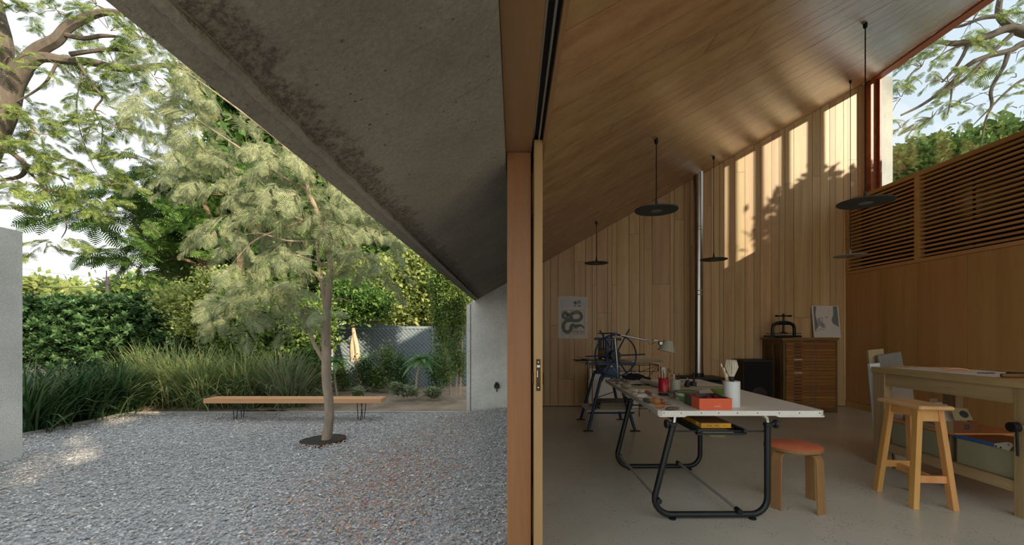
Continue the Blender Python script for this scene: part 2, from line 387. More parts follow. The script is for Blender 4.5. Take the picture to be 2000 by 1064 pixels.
def terrazzo():
    m, nt, b = newmat('polished concrete floor'); v = coords(nt, 'Object')
    n1 = noise(nt, v, .9, 6, .6); r1 = ramp(nt, n1.outputs[0], [(.3, lin((198,195,176))), (.7, lin((220,217,200)))])
    vo = N(nt, 'ShaderNodeTexVoronoi'); vo.inputs['Scale'].default_value = 50; vo.inputs['Randomness'].default_value = 1; nt.links.new(v, vo.inputs['Vector'])
    n2 = noise(nt, v, 5, 3, .6)
    th = N(nt, 'ShaderNodeMapRange'); th.inputs[1].default_value = .3; th.inputs[2].default_value = .75; th.inputs[3].default_value = .04; th.inputs[4].default_value = .34; nt.links.new(n2.outputs[0], th.inputs[0])
    lt = N(nt, 'ShaderNodeMath', operation='LESS_THAN'); nt.links.new(vo.outputs['Distance'], lt.inputs[0]); nt.links.new(th.outputs[0], lt.inputs[1])
    bw = N(nt, 'ShaderNodeSeparateColor'); nt.links.new(vo.outputs['Color'], bw.inputs[0])
    gt = N(nt, 'ShaderNodeMath', operation='GREATER_THAN'); gt.inputs[1].default_value = .45; nt.links.new(bw.outputs[0], gt.inputs[0])
    mm = N(nt, 'ShaderNodeMath', operation='MULTIPLY'); nt.links.new(lt.outputs[0], mm.inputs[0]); nt.links.new(gt.outputs[0], mm.inputs[1])
    m4 = N(nt, 'ShaderNodeMath', operation='MULTIPLY'); m4.inputs[1].default_value = .72; nt.links.new(mm.outputs[0], m4.inputs[0])
    mx = N(nt, 'ShaderNodeMix', data_type='RGBA'); mx.inputs[7].default_value = (*lin((70,72,68)), 1)
    nt.links.new(m4.outputs[0], mx.inputs[0]); nt.links.new(r1.outputs[0], mx.inputs[6]); nt.links.new(mx.outputs[2], b.inputs['Base Color'])
    b.inputs['Roughness'].default_value = .28; b.inputs['Specular IOR Level'].default_value = .45
    return m
M['floor'] = terrazzo()
M['glass'] = glassmat('window glass', (.86,.91,.93), 1.6)
M['doorglass'] = glassmat('door glass', (.95,.98,.96), 1.0)
M['lf_acacia'] = leafmat('feathery grey green leaves', [(112,126,88),(134,146,106),(156,164,122),(178,180,138)], .35)
M['lf_jac'] = leafmat('fine green leaves', [(86,112,60),(118,142,76),(150,166,94),(190,196,118)], .5)
M['lf_dark'] = leafmat('deep green leaves', [(54,88,42),(78,114,54),(104,138,66),(134,160,84)], .4)
M['lf_hedge'] = leafmat('hedge leaves', [(44,76,44),(66,100,58),(88,122,74),(118,144,96)], .25, .4)
M['lf_lime'] = leafmat('yellow green leaves', [(112,136,72),(146,164,92),(176,186,114),(200,204,138)], .5)
M['lf_shrub'] = leafmat('shrub leaves', [(70,100,50),(98,128,64),(128,152,78),(160,172,98)], .4)
M['lf_grass'] = leafmat('long grass', [(86,112,62),(118,140,82),(150,164,106),(178,176,126)], .35)
M['lf_strap'] = leafmat('dark strap leaves', [(34,60,34),(48,80,44),(70,102,56),(128,140,96)], .3)
M['lf_blue'] = leafmat('blue green grass', [(90,112,82),(116,134,102),(150,152,116),(170,150,112)], .3)
M['lf_variegated'] = leafmat('pale variegated leaves', [(112,130,96),(150,162,124),(190,196,160)], .3)
M['lf_broad'] = leafmat('broad glossy leaves', [(82,124,68),(104,148,86),(128,166,102)], .35, .35)
M['petal'] = pebblemat('orange litter', [(0,(196,104,48)),(.4,(170,84,40)),(.7,(214,150,70)),(.9,(206,190,120))])

# ------------------------------------------------------------------ setting: floor, walls, roof, ceiling
SL = 0.557; Z0 = 2.26
def cz(x): return Z0+SL*x
D_B = 7.70
fl = struct(MB().bb((0.0,-9,-.3),(6.4,7.75,0)).build('floor', M['floor']))
soilp = struct(MB().bb((-60,-40,-.8),(-6.75,80,-.13)).bb((-6.75,7.66,-.8),(60,80,-.13)).bb((-6.75,-40,-.8),(60,7.66,-.15)).build('ground', M['soil']))
def gz(x, y):
    t = np.clip((x+1.25)/1.15, 0, 1); u = np.clip((y-2)/4, 0, 1)
    return -.10+.10*t*t*(3-2*t)*(.5+.5*u)
def grid(name, x0, x1, y0, y1, nx, ny, zf, mat, parent=None):
    xs = np.linspace(x0, x1, nx); ys = np.linspace(y0, y1, ny); X, Y = np.meshgrid(xs, ys); Z = zf(X, Y)
    V = np.stack([X.ravel(), Y.ravel(), Z.ravel()], 1); i = np.arange(nx*ny).reshape(ny, nx)
    Fq = np.stack([i[:-1,:-1].ravel(), i[:-1,1:].ravel(), i[1:,1:].ravel(), i[1:,:-1].ravel()], 1)
    return np_mesh(name, V, Fq, mat, parent, True, False)
gb = struct(grid('gravel_bed', -6.72, -0.0, -6, 7.62, 60, 90, lambda X, Y: gz(X, Y)-.012-.14*((X+2.5)**2+(Y-5.7)**2 < .285**2), M['gravelbase']))
sg = struct(grid('soil_bed', -9.5, -.3, 7.69, 13, 120, 90, lambda X, Y: -.10+.03*np.sin(X*2.1+Y)*np.cos(Y*1.7-X*.6)+.02*rng.random(X.shape)+.05*np.clip(Y-8.5, 0, 1), M['soil']))
k = MB().bb((-6.79,7.62,-.3),(-.84,7.69,-.082)).bb((-6.79,-6,-.3),(-6.72,7.69,-.082)).build('kerb', M['kerb']); struct(k)

# back wall with every board
wb = struct(MB().prism([(-.84,-.3),(6.42,-.3),(6.42,cz(6.42)+.04),(-.84,cz(-.84)-.002)], 7.746, 7.99).build('wall_back', M['concrete']))
cn = struct(MB().prism([(-.84,-.3),(.10,-.3),(.10,cz(.10)-.003),(-.84,cz(-.84)-.003)], D_B, 7.745).build('concrete_facing', M['concrete']))
st = MB().bb((-.775,D_B-.004,-.2),(-.765,D_B+.01,cz(-.77)-.02)).build('shadow_groove', M['gap']); struct(st)
bl = MB().prism([(.10,0.0),(6.3,0.0),(6.3,cz(6.3)),(.10,cz(.10))], D_B+.022, D_B+.03).build('joint_backing', M['gap'], wb)
SB = 850/D_B
edges = [1021,1036,1050,1062.5,1074.7,1090,1121.8,1143.8,1156.8,1165.8,1186.6,1195,1205,1228.6,1249.3,1258,1273.8,1308.7,1316.7,1336.3,1347.3,1368.7,1388.8,1405.4,1413.4,1435,1455,1472.5,1484.7,1507,1521.7,1533,1550.5,1586.6,1602,1620.5,1632,1647.6,1656,1676,1697]
joints = {6:[510.7],8:[558],11:[556],10:[611],13:[457],15:[487],16:[555],18:[429],19:[517.5,],17:[609],4:[635],5:[740],6.1:[712],9:[611],21:[402],23:[371],25:[336],27:[346],31:[357],33:[344],35:[384],38:[312],39:[362],22:[703],32:[620],36:[652],14:[690],20:[480]}
jj = {}
for kk, v in joints.items(): jj.setdefault(int(kk), []).extend(v)
for i in range(len(edges)-1):
    x0 = (edges[i]-VX)/SB+.003; x1 = (edges[i+1]-VX)/SB-.003
    if i == len(edges)-2: x1 = 6.23
    cuts = sorted([H+(VY-y)/SB for y in jj.get(i, [])]); lo = .012
    for c in cuts+[None]:
        pr = rng.uniform(0, .0015)
        if c is None: poly = [(x0,lo),(x1,lo),(x1,cz(x1)-.004),(x0,cz(x0)-.004)]
        else: poly = [(x0,lo),(x1,lo),(x1,c-.002),(x0,c-.002)]; lo = c+.002
        MB().prism(poly, D_B-pr, D_B+.021).build('board', M['wallboard'], wb)

# ceiling boards run up the slope
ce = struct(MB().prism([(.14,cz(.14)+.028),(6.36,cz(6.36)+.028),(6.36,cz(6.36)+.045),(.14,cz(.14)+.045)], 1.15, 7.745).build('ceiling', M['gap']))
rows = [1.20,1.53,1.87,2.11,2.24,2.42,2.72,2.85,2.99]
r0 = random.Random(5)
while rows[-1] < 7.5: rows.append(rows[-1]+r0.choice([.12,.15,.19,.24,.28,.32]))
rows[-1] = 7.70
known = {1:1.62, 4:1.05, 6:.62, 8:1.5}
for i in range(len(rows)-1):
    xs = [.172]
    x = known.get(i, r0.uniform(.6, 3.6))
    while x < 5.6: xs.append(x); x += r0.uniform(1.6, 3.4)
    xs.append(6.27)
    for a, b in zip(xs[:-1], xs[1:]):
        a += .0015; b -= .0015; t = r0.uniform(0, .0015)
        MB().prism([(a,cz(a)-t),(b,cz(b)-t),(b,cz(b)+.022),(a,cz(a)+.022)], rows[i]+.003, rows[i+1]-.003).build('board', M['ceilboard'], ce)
for a, b in ():
    MB().prism([(.172,cz(.172)),(6.27,cz(6.27)),(6.27,cz(6.27)+.022),(.172,cz(.172)+.022)], a+.002, b-.002).build('board', M['ceilboard'], ce)

# concrete roof slab with its drip rib
TH = .40
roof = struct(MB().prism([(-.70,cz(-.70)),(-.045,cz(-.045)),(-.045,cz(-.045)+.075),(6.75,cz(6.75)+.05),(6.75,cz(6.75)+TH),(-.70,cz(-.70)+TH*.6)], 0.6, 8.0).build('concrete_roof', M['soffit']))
pts = []; rad = []
for i in range(150):
    y = .6+7.08*i/149; pts.append((-.640, y, cz(-.64)-.002)); rad.append(.016+.002*math.sin(i*1.3)+.0015*rng.random())
MB().tube(pts, rad, 8).build('drip_rib', M['soffit'], roof, smooth=True)
# rough lumps along the outer edge and beside the rib
mb = MB()
for i in range(420):
    y = rng.uniform(.6, 7.6); side = rng.random()
    x = -.695+rng.uniform(0,.01) if side < .4 else -.625+rng.exponential(.035)
    if x > -.3: continue
    s = rng.uniform(.004, .012); mb.rock((x, y, cz(x)+s*.12), (s*1.3, s*1.8, s*.6), i, 5)
o = mb.build('honeycomb_lumps', M['soffit'], roof); o['kind'] = 'stuff'

# right hand wall: cabinet wall with panels, louvres, cap, tall window
wr = struct(MB().bb((5.892,-9,0),(6.42,7.74,2.30)).bb((6.22,-9,2.30),(6.42,7.74,3.575)).bb((5.892,-9,2.3),(6.3,3.7,3.575)).bb((6.29,-9,3.6),(6.42,4.93,cz(6.3)+.2)).build('wall_right', M['gap']))  # unseen length behind the camera is added to keep the sun out
ow = MB().bb((6.42,-9,-.3),(6.5,4.93,cz(6.4)+.1)).bb((6.42,4.93,-.3),(6.5,8.0,3.60)).bb((6.42,-10,-.3),(6.5,-9,5.5)).build('outer_render', M['housewall'], wr)
MB().bb((6.27,1.1,3.64),(6.288,4.95,cz(6.27)-.01)).build('upper_board', M['panel'], wr)
pe = [7.69,7.02,6.33,5.63,4.93,4.23,3.53,2.83]
for a, b in zip(pe[:-1], pe[1:]):
    pnl = MB().bb((5.866,b+.003,.11),(5.888,a-.003,2.318)).build('panel', M['panel'], wr)
MB().bb((5.866,1.1,.11),(5.888,2.828,2.318)).build('panel', M['panel'], wr)
MB().bb((5.84,-9,0),(5.888,1.09,3.57)).bb((6.24,-9,3.64),(6.266,1.09,5.6)).build('bounce_facing', M['housewall'], wr)  # unseen pale facing behind the camera, added to bounce daylight indoors
struct(MB().bb((5.855,1.1,0),(5.888,7.698,.105)).build('baseboard_right', M['panel']))
t1 = struct(MB().bb((5.860,2.83,2.322),(5.96,7.69,2.375)).build('trim_1', M['slat']))          # louvre bottom rail
t2 = struct(MB().bb((5.860,-4,3.575),(6.30,7.69,3.635)).build('trim_2', M['slat']))            # cap of the cabinet wall
for nm, a, b in (('trim_3',7.645,7.695),('trim_4',6.305,6.375),('trim_5',3.68,3.74)):
    struct(MB().bb((5.860,a,2.376),(5.95,b,3.574)).build(nm, M['slat']))
cav = MB().bb((6.10,3.74,2.376),(6.105,7.64,3.57)).build('dark_glass', plain('dark glass', (14,24,24), .08, 0, .02, spec=.7), wr)
for (a, b) in ((6.377,7.643),(3.742,6.303)):
    for q in range(19):
        z = 2.408+q*.0625
        MB().bb((5.864,a,z-.014),(5.905,b,z+.014)).build('slat', M['slat'], wr)
for y0 in (5.0, 5.9, 6.9, 7.4): MB().bb((5.95,y0-.012,2.38),(5.97,y0+.012,3.57)).build('louvre_stay', M['gap'], wr)
win = sempty('window_1', (6.3, 5.05, 3.64))
MB().bb((6.20,7.56,3.636),(6.30,7.698,5.69)).build('frame_post', M['redwood'], win)
MB().bb((6.305,7.50,3.636),(6.34,7.56,5.69)).build('frame_bead', M['redwood'], win)
MB().bb((6.20,4.93,3.636),(6.34,4.98,5.75)).build('frame_post', M['redwood'], win)
MB().prism([(6.20,5.685),(6.34,5.685),(6.34,5.76),(6.20,cz(6.20)-.002)], 4.93, 7.698).build('frame_head', M['redwood'], win)
MB().bb((6.24,4.98,3.636),(6.34,7.56,3.66)).build('frame_sill', M['redwood'], win)
MB().bb((6.318,4.98,3.66),(6.326,7.50,5.685)).build('pane', M['glass'], win)
MB().bb((6.422,7.70,-.3),(6.70,8.3,cz(6.42)+.0)).build('concrete_return', M['pier'], wb)
MB().bb((6.301,7.56,3.64),(6.312,7.698,5.68)).build('metal_strip', M['alu'], win)

# sliding door wall on the left
hd = struct(MB().bb((-.043,0.0,2.292),(.0945,7.70,2.335)).build('trim_6', M['head']))
struct(MB().bb((.152,0.0,2.305),(.170,7.70,2.352)).build('trim_7', M['head']))
tr = struct(MB().bb((.0945,0.0,2.345),(.152,7.70,2.352)).build('trim_8', M['gap']))
MB().bb((.098,0.0,2.322),(.106,7.6,2.344)).build('track_rail', M['alu'], tr)
MB().bb((.128,0.0,2.322),(.136,7.6,2.344)).build('track_rail', M['alu'], tr)
for y in (1.1, 1.45, 1.85, 2.2): MB().lathe([(.0,-.002),(.0035,-.002),(.0035,.0)], 8, (.117,y,2.344)).build('screw', M['blackm'], tr)
d1 = sempty('door_1', (.128, 3.6, 0))
leaf = [((.106,2.30,.004),(.151,2.41,2.322)), ((.106,4.78,.004),(.151,4.89,2.322))]
for a, b in leaf: MB().bb(a, b).build('stile', M['doorleaf'], d1, bevel=.002)
MB().bb((.106,2.41,.004),(.151,4.78,.12)).build('rail', M['doorleaf'], d1); MB().bb((.106,2.41,2.22),(.151,4.78,2.322)).build('rail', M['doorleaf'], d1)
MB().bb((.125,2.41,.12),(.133,4.78,2.22)).build('pane', M['doorglass'], d1)
lk = MB().bb((.117,2.298,.994),(.1395,2.3005,1.162)).build('lock_plate', M['brass'], d1)
MB().bb((.1225,2.2965,1.066),(.1255,2.2985,1.102)).build('latch', M['chrome'], lk)
for z in (1.146, 1.012): MB().lathe([(0,0),(.0035,0),(.0035,.003)], 8, (.128,2.2985,z), (PI/2,0,0)).build('screw', M['chrome'], lk)
MB().bb((.121,2.2970,1.118),(.137,2.2985,1.130)).build('keeper', M['alu'], lk)
MB().rbox((.1545,2.345,1.055),(.007,.03,.062), .003).build('finger_pull', M['brass'], d1)
MB().rbox((.1025,2.345,1.055),(.007,.03,.062), .003).build('finger_pull', M['brass'], d1)
wd2 = sempty('window_2', (.03, 5, 0))
MB().bb((-.038,2.385,-.12),(.0925,2.46,2.29)).build('post', M['door'], wd2, bevel=.002)
MB().bb((-.038,7.60,-.1),(.0925,7.70,2.29)).build('post', M['door'], wd2)
MB().bb((-.02,2.46,-.1),(.07,7.60,.05)).build('rail', M['door'], wd2); MB().bb((-.02,2.46,2.22),(.07,7.60,2.29)).build('rail', M['door'], wd2)
MB().bb((.02,2.46,.05),(.03,7.60,2.22)).build('pane', M['doorglass'], wd2)
MB().bb((.0935,2.40,-.02),(.0985,7.60,2.29)).build('dark_gap_strip', M['gap'], wd2)  # dark strip put in for the darker gap between post and leaf
struct(MB().bb((-.04,-4,-.14),(.0,2.38,-.004)).build('threshold', M['kerb']))

# garden wall on the left, outlet box
struct(MB().bb((-5.84,2.4,-.3),(-5.61,4.97,2.46)).build('garden_wall', M['pier'], bevel=.006))
ob = thing('outlet_box', 'small grey weatherproof electrical box on the concrete wall beside the gravel', 'electrical box', W(970,760,D_B))
MB().rbox(W(970,754,D_B-.03),(.09,.055,.075),.012).build('cover', M['stove'], ob); MB().rbox(W(970,748,D_B-.035),(.055,.06,.03),.008).build('lid', M['stove'], ob)
MB().tube([W(970,758,D_B-.02),W(970,765,D_B-.02)],.008,8).build('gland', M['black'], ob)

# ------------------------------------------------------------------ interior things
def disc(name, x, D, z, d, ztop, label, mat):
    t = thing(name, label, 'pendant lamp', (x, D, z), 'disc pendant lamps hanging from the ceiling')
    R = Matrix.Rotation(0, 3, 'X')
    MB().lathe([(0,-.004),(d*.12,-.004),(d*.12,-.003),(d*.49,-.002),(d/2,.003),(d/2,.007),(d*.3,.012),(.035,.018),(.018,.03),(.010,.075),(.007,.10),(0,.10)], 48, (x,D,z)).build('shade', mat, t, smooth=True)
    MB().lathe([(0,-.007),(d*.12,-.007),(d*.13,-.004)], 32, (x,D,z)).build('diffuser', M['diff'], t, smooth=True)
    MB().tube([(x,D,z+.09),(x,D,ztop)], .0045, 8).build('rod', M['blackm'], t)
    MB().lathe([(.012,-.03),(.016,-.02),(.016,.012),(0,.012)], 16, (x,D,ztop-.008)).build('ceiling_cup', M['blackm'], t, smooth=True)
def pend(px, py, ptop, D, d, label, mat):
    c = W(px, py, D); zt = cz(c.x)-.004
    disc('pendant_lamp', c.x, D, c.z, d, zt, label, mat)
pend(1282,411,270,3.64,.352,'round dark disc pendant lamp hanging above the white drafting table',M['felt'])
pend(1690,396,45,3.66,.40,'largest dark disc pendant lamp, in front of the louvres below the tall window',M['felt'])
pend(1165,514,433,6.40,.345,'small dark disc pendant lamp above the etching press, left of the flue',M['felt'])
pend(1394,507,306,6.42,.38,'small disc pendant lamp hanging just right of the steel flue pipe',M['felt'])
pend(1661,500,158,6.42,.42,'pale small disc pendant lamp low in front of the louvres near the corner',M['pale'])

# flue + stove
sv = thing('wood_stove', 'low black cast iron wood stove under the flue pipe by the back wall', 'stove', (3.12,7.35,0))
MB().rbox((3.13,7.33,.34),(.56,.46,.36),.02).build('body', M['stove'], sv)
MB().rbox((3.14,7.31,.548),(.66,.56,.035),.012).build('top_plate', M['stove'], sv)
dr = MB().rbox((3.13,7.09,.34),(.40,.02,.26),.008).build('door', M['black'], sv)
MB().tube([(3.30,7.07,.30),(3.30,7.055,.32),(3.30,7.055,.38),(3.30,7.07,.40)],.006,6).build('handle', M['chrome'], dr)
for dx in (-.24,.24):
    for dy in (-.18,.18): MB().tube([(3.13+dx,7.33+dy,0),(3.13+dx,7.33+dy,.17)],.018,8).build('leg', M['stove'], sv)
fp = thing('flue_pipe', 'tall stainless steel flue pipe rising from the stove through the board ceiling', 'flue pipe', (3.14,7.42,.57))
MB().tube([(3.14,7.42,.60),(3.14,7.42,cz(3.14)+.035)], .078, 32).build('pipe', M['steel'], fp, smooth=True)
for v in bpy.data.objects['pipe'].data.vertices:
    if v.co.z > 2: v.co.z = cz(3.14+v.co.x)-.001-.57
MB().lathe([(.078,0),(.09,0),(.09,.05),(.079,.055)], 32, (3.14,7.42,.567)).build('collar', M['black'], fp, smooth=True)
for z in (1.95, 2.02, 3.05, 3.10): MB().lathe([(.0785,-.006),(.0815,0),(.0785,.006)], 32, (3.14,7.42,z)).build('seam', M['steel'], fp, smooth=True)

# speaker
sp = thing('floor_speaker', 'large dark floor speaker standing left of the plan chest', 'speaker', (4.05,7.4,0))
MB().rbox((4.06,7.44,.425),(.50,.40,.85),.008).build('cabinet', M['speaker'], sp)
MB().rbox((4.06,7.235,.43),(.46,.014,.78),.004).build('grille', M['grille'], sp)
MB().lathe([(.035,0),(.06,.004),(.075,0),(.078,-.004)], 24, (4.08,7.226,.58), (PI/2,0,0)).build('driver', M['gap'], sp, smooth=True)
MB().lathe([(.06,0),(.10,.006),(.13,0),(.135,-.004)], 24, (4.08,7.226,.27), (PI/2,0,0)).build('driver', M['speaker'], sp, smooth=True)

# plan chest
X0, X1, Y0, Y1 = 4.385, 5.27, 7.08, 7.69
pc = thing('plan_chest', 'tall old oak plan chest with many shallow drawers in the corner', 'plan chest', ((X0+X1)/2,(Y0+Y1)/2,0))
MB().rbox(((X0+X1)/2,(Y0+Y1)/2,1.197),(X1-X0+.05,Y1-Y0-.0,.036),.006).build('top', M['oak'], pc)
mb = MB().bb((X0+.02,Y0+.06,.06),(X1-.02,Y1-.015,1.178)); mb.build('carcass', M['oakdark'], pc)
for x in (X0+.02, X1-.02): MB().bb((x-.02,Y0+.012,.0),(x+.02,Y0+.062,1.178)).build('corner_post', M['oakdark'], pc)
for y in (Y0+.085, Y0+.30, Y1-.04): MB().bb((X0-.004,y-.022,.02),(X0+.018,y+.022,1.178)).build('side_stile', M['oakdark'], pc)
MB().bb((X0-.004,Y0+.062,1.10),(X0+.016,Y1-.02,1.176)).build('side_rail', M['oakdark'], pc)
MB().bb((X0+.04,Y0+.012,1.150),(X1-.04,Y0+.06,1.178)).build('frieze_rail', M['oakdark'], pc)
MB().bb((X0+.04,Y0+.014,.0),(X1-.04,Y0+.05,.115)).build('plinth', M['oakdark'], pc)
sy = [(376,'d'),(407,'d'),(433,'d'),(461,'d'),(490,'d'),(518,'w'),(548,'d'),(575,'d'),(603,'d'),(631,'w'),(684,'d'),(710,'d'),(744,'d'),(771,'d'),(805,'d'),(832,'d'),(857,'d'),(889,'d'),(917,'d'),(942,'d')]
zz = [H+(VY-(590+y/4.628))/(850/Y0) for y, _ in sy]
bd = [1.148]+[(zz[i]+zz[i+1])/2 for i in range(len(zz)-1)]+[zz[-1]-.02]
for i, (y, kd) in enumerate(sy):
    zt, zb = bd[i]-.002, bd[i+1]+.002
    out = .018 if kd == 'w' else rng.uniform(0,.006)
    d = MB().bb((X0+.043,Y0+.006-out,zb),(X1-.043,Y0+.055,zt)).build('drawer', M['oak'], pc)
    zc = (zt+zb)/2; yy = Y0+.006-out
    xl = X0+.17; h = MB().bb((xl,yy-.004,zc-.006),(xl+.125,yy+.001,zc+.006)).build('label_holder', M['paper'] if kd == 'w' else M['blackm'], d)
    xh = X0+.43
    MB().tube([(xh,yy,zc+.008),(xh,yy-.012,zc-.002),(xh+.035,yy-.016,zc-.006),(xh+.07,yy-.016,zc-.006),(xh+.105,yy-.012,zc-.002),(xh+.105,yy,zc+.008)],.0035,5).build('pull', M['alu'], d)

# book press on the chest
ztp = 1.216
bp = thing('book_press', 'dark green cast iron book press with a T handle on the plan chest', 'press', (4.55,7.36,ztp))
cx, cy = 4.555, 7.36
MB().rbox((cx-.02,cy,ztp+.028),(.46,.34,.035),.012).build('base', M['pressgreen'], bp)
arch = [(-.185,0),(-.185,.12),(-.17,.175),(-.12,.205),(-.04,.215),(.04,.215),(.12,.205),(.17,.175),(.185,.12),(.185,0)]
MB().tube([(cx+a,cy,ztp+.04+b) for a, b in arch], [.026,.026,.027,.028,.036,.036,.028,.027,.026,.026], 10).build('arch', M['pressgreen'], bp, smooth=True)
MB().rbox((cx,cy,ztp+.075),(.42,.30,.010),.004).build('platen', M['pressgreen'], bp)
MB().lathe([(.06,0),(.055,.012),(.022,.022),(.02,.03)], 20, (cx,cy,ztp+.08)).build('platen_boss', M['pressgreen'], bp, smooth=True)
MB().tube([(cx,cy,ztp+.09),(cx,cy,ztp+.38)], .015, 12).build('screw', M['pressgreen'], bp, smooth=True)
MB().tube([(cx-.135,cy,ztp+.372),(cx-.11,cy,ztp+.372),(cx-.05,cy,ztp+.372),(cx,cy,ztp+.372),(cx+.05,cy,ztp+.372),(cx+.11,cy,ztp+.372),(cx+.135,cy,ztp+.372)],[.016,.018,.010,.018,.010,.018,.016], 10).build('handle', M['pressgreen'], bp, smooth=True)
MB().lathe([(.016,0),(.020,.012),(.008,.03),(0,.034)], 12, (cx,cy,ztp+.38)).build('finial', M['pressgreen'], bp, smooth=True)
def sheet(name, label, c, d, rz, mat, z, th=.002, group=None, cat='paper', cur=0):
    mb = MB(); n = 6
    vs = []; fs = []
    for k2 in (0, 1):
        for i in range(n):
            for j in range(n):
                u = (i/(n-1)-.5)*d[0]; v = (j/(n-1)-.5)*d[1]
                zc = z+th*k2+cur*((i/(n-1))**3+ .5*(j/(n-1)-.5)**2)
                vs.append((c[0]+u*math.cos(rz)-v*math.sin(rz), c[1]+u*math.sin(rz)+v*math.cos(rz), zc))
    for i in range(n-1):
        for j in range(n-1):
            a = i*n+j; q = [a, a+n, a+n+1, a+1]; fs.append(tuple(x+n*n for x in q)); fs.append(tuple(q[::-1]))
    rim = [i*n for i in range(n)]+[(n-1)*n+j for j in range(1,n)]+[i*n+n-1 for i in range(n-2,-1,-1)]+[j for j in range(n-2,0,-1)]
    for i in range(len(rim)): a, b = rim[i], rim[(i+1) % len(rim)]; fs.append((a, b, b+n*n, a+n*n))
    o = mb.add(vs, fs).build(name, mat); tag(o, label, cat, group); return o
sheet('paper_sheet','buff paper sheets lying on the plan chest under the front of the press',(4.78,7.14),(.34,.13),.12,M['paper2'],ztp+.001,.003)
sheet('card_sheet','thin dark card lying on the plan chest in front of the portrait drawing',(5.04,7.25),(.42,.18),-.05,M['brown'],ztp+.001,.004,cat='card')
sheet('loose_papers','stack of pale papers pressed under the back of the book press',(4.50,7.50),(.42,.16),.05,M['paper2'],ztp+.001,.009)
# portrait drawing leaning on the wall
pd = thing('portrait_drawing', 'pencil portrait drawing on pale paper leaning against the back wall on the plan chest', 'drawing', (5.13,7.60,ztp+.005))
def wallplane(px, py, D=7.60): return W(px, py, D)
a = W(1590,659,7.60); b = W(1638,597,7.66)
def onp(u, v, off=0):   # u to the right, v up
    p = Vector((a.x+(b.x-a.x)*u, 7.60+.07*v-off, a.z+(b.z-a.z)*v)); return p
def ppatch(name, pts, mat, off, parent, fn=onp, th=.0015):
    mb = MB(); n = len(pts); vs = [fn(u, v, off) for u, v in pts]+[fn(u, v, off-th) for u, v in pts]
    mb.add(vs, [tuple(range(n)), tuple(range(2*n-1,n-1,-1))]+[(i, n+i, n+(i+1) % n, (i+1) % n) for i in range(n)])
    return mb.build(name, mat, parent)
ppatch('sheet', [(0,0),(1,0),(1,1),(0,1)], M['paper'], 0, pd, th=.004)
ppatch('pencil_shade', [(.06,.20),(.20,.36),(.16,.52),(.12,.72),(.18,.98),(.06,.98)], M['inkgrey'], .002, pd)
ppatch('pencil_shade', [(.95,.33),(.74,.44),(.70,.56),(.78,.70),(.80,.98),(.95,.98)], M['inkgrey'], .002, pd)
lg = plain('soft pencil', (168,156,146), .9, 0, .12, 90)
ppatch('face_tone', [(.20,.40),(.34,.30),(.46,.30),(.40,.44),(.30,.52),(.24,.62),(.18,.60)], lg, .003, pd)
for uu, vv, ww in ((.26,.615,.10),(.47,.635,.12)): ppatch('eye_stroke', [(uu,vv),(uu+ww/2,vv-.018),(uu+ww,vv),(uu+ww/2,vv+.016)], M['inkgrey'], .004, pd)
ppatch('nose_stroke', [(.36,.62),(.335,.50),(.39,.485),(.395,.50),(.36,.51),(.375,.62)], lg, .004, pd)
ppatch('mouth_stroke', [(.30,.40),(.37,.425),(.47,.405),(.37,.385)], M['inkgrey'], .004, pd)
ppatch('collar_stroke', [(.05,.18),(.25,.28),(.42,.25),(.40,.235),(.25,.262),(.05,.165)], lg, .004, pd)

# poster on the back wall
po = thing('poster', 'white linocut poster of a coiled snake pinned to the back wall', 'poster', W(1118,661,D_B-.004))
pa = W(1090,661,D_B-.004); pb = W(1148,578,D_B-.004)
def onw(u, v, off=0):
    return Vector((pa.x+(pb.x-pa.x)*u, D_B-.003-off, pa.z+(pb.z-pa.z)*v))
top = [(0,0),(1,0),(1,.985),(.9,.975),(.84,.99),(.78,.975),(.7,.985),(.5,.99),(.45,1.0),(.2,.995),(0,.985)]
ppatch('sheet', top, M['paper'], 0, po, onw, .0025)
ppatch('upper_wash', [(.07,.72),(.98,.74),(.98,.92),(.07,.92)], plain('bluish wash', (206,208,210), .9, 0, .03), .0008, po, onw, .0006)
def strip(pts, wd, name='ink_line', mat=None, parent=None, fn=onw, off=.002, asp=1.43, th=.0008):
    """flat printed line following pts in sheet coordinates"""
    n = len(pts); L = []; Rr = []
    for i in range(n):
        ax, ay = pts[max(i-1,0)]; bx, by = pts[min(i+1,n-1)]
        tx, ty = (bx-ax), (by-ay)*asp; l = math.hypot(tx, ty) or 1; nx, ny = -ty/l, tx/l
        ww = (wd[i] if isinstance(wd, (list, tuple)) else wd)/2
        L.append((pts[i][0]+nx*ww, pts[i][1]+ny*ww/asp)); Rr.append((pts[i][0]-nx*ww, pts[i][1]-ny*ww/asp))
    mb = MB(); vs = [fn(u, v, off) for u, v in L]+[fn(u, v, off) for u, v in Rr]
    mb.add(vs, [(i, i+1, n+i+1, n+i) for i in range(n-1)])
    return mb.build(name, mat or M['ink'], parent)
bx0, bx1, by0, by1 = .12,.89,.105,.665
strip([(bx0,by0),(bx1,by0)],.008,'border_line',M['ink'],po); strip([(bx0,by1),(bx1,by1)],.008,'border_line',M['ink'],po)
strip([(bx0,by0),(bx0,by1)],.008,'border_line',M['ink'],po); strip([(bx1,by0),(bx1,by1)],.008,'border_line',M['ink'],po)
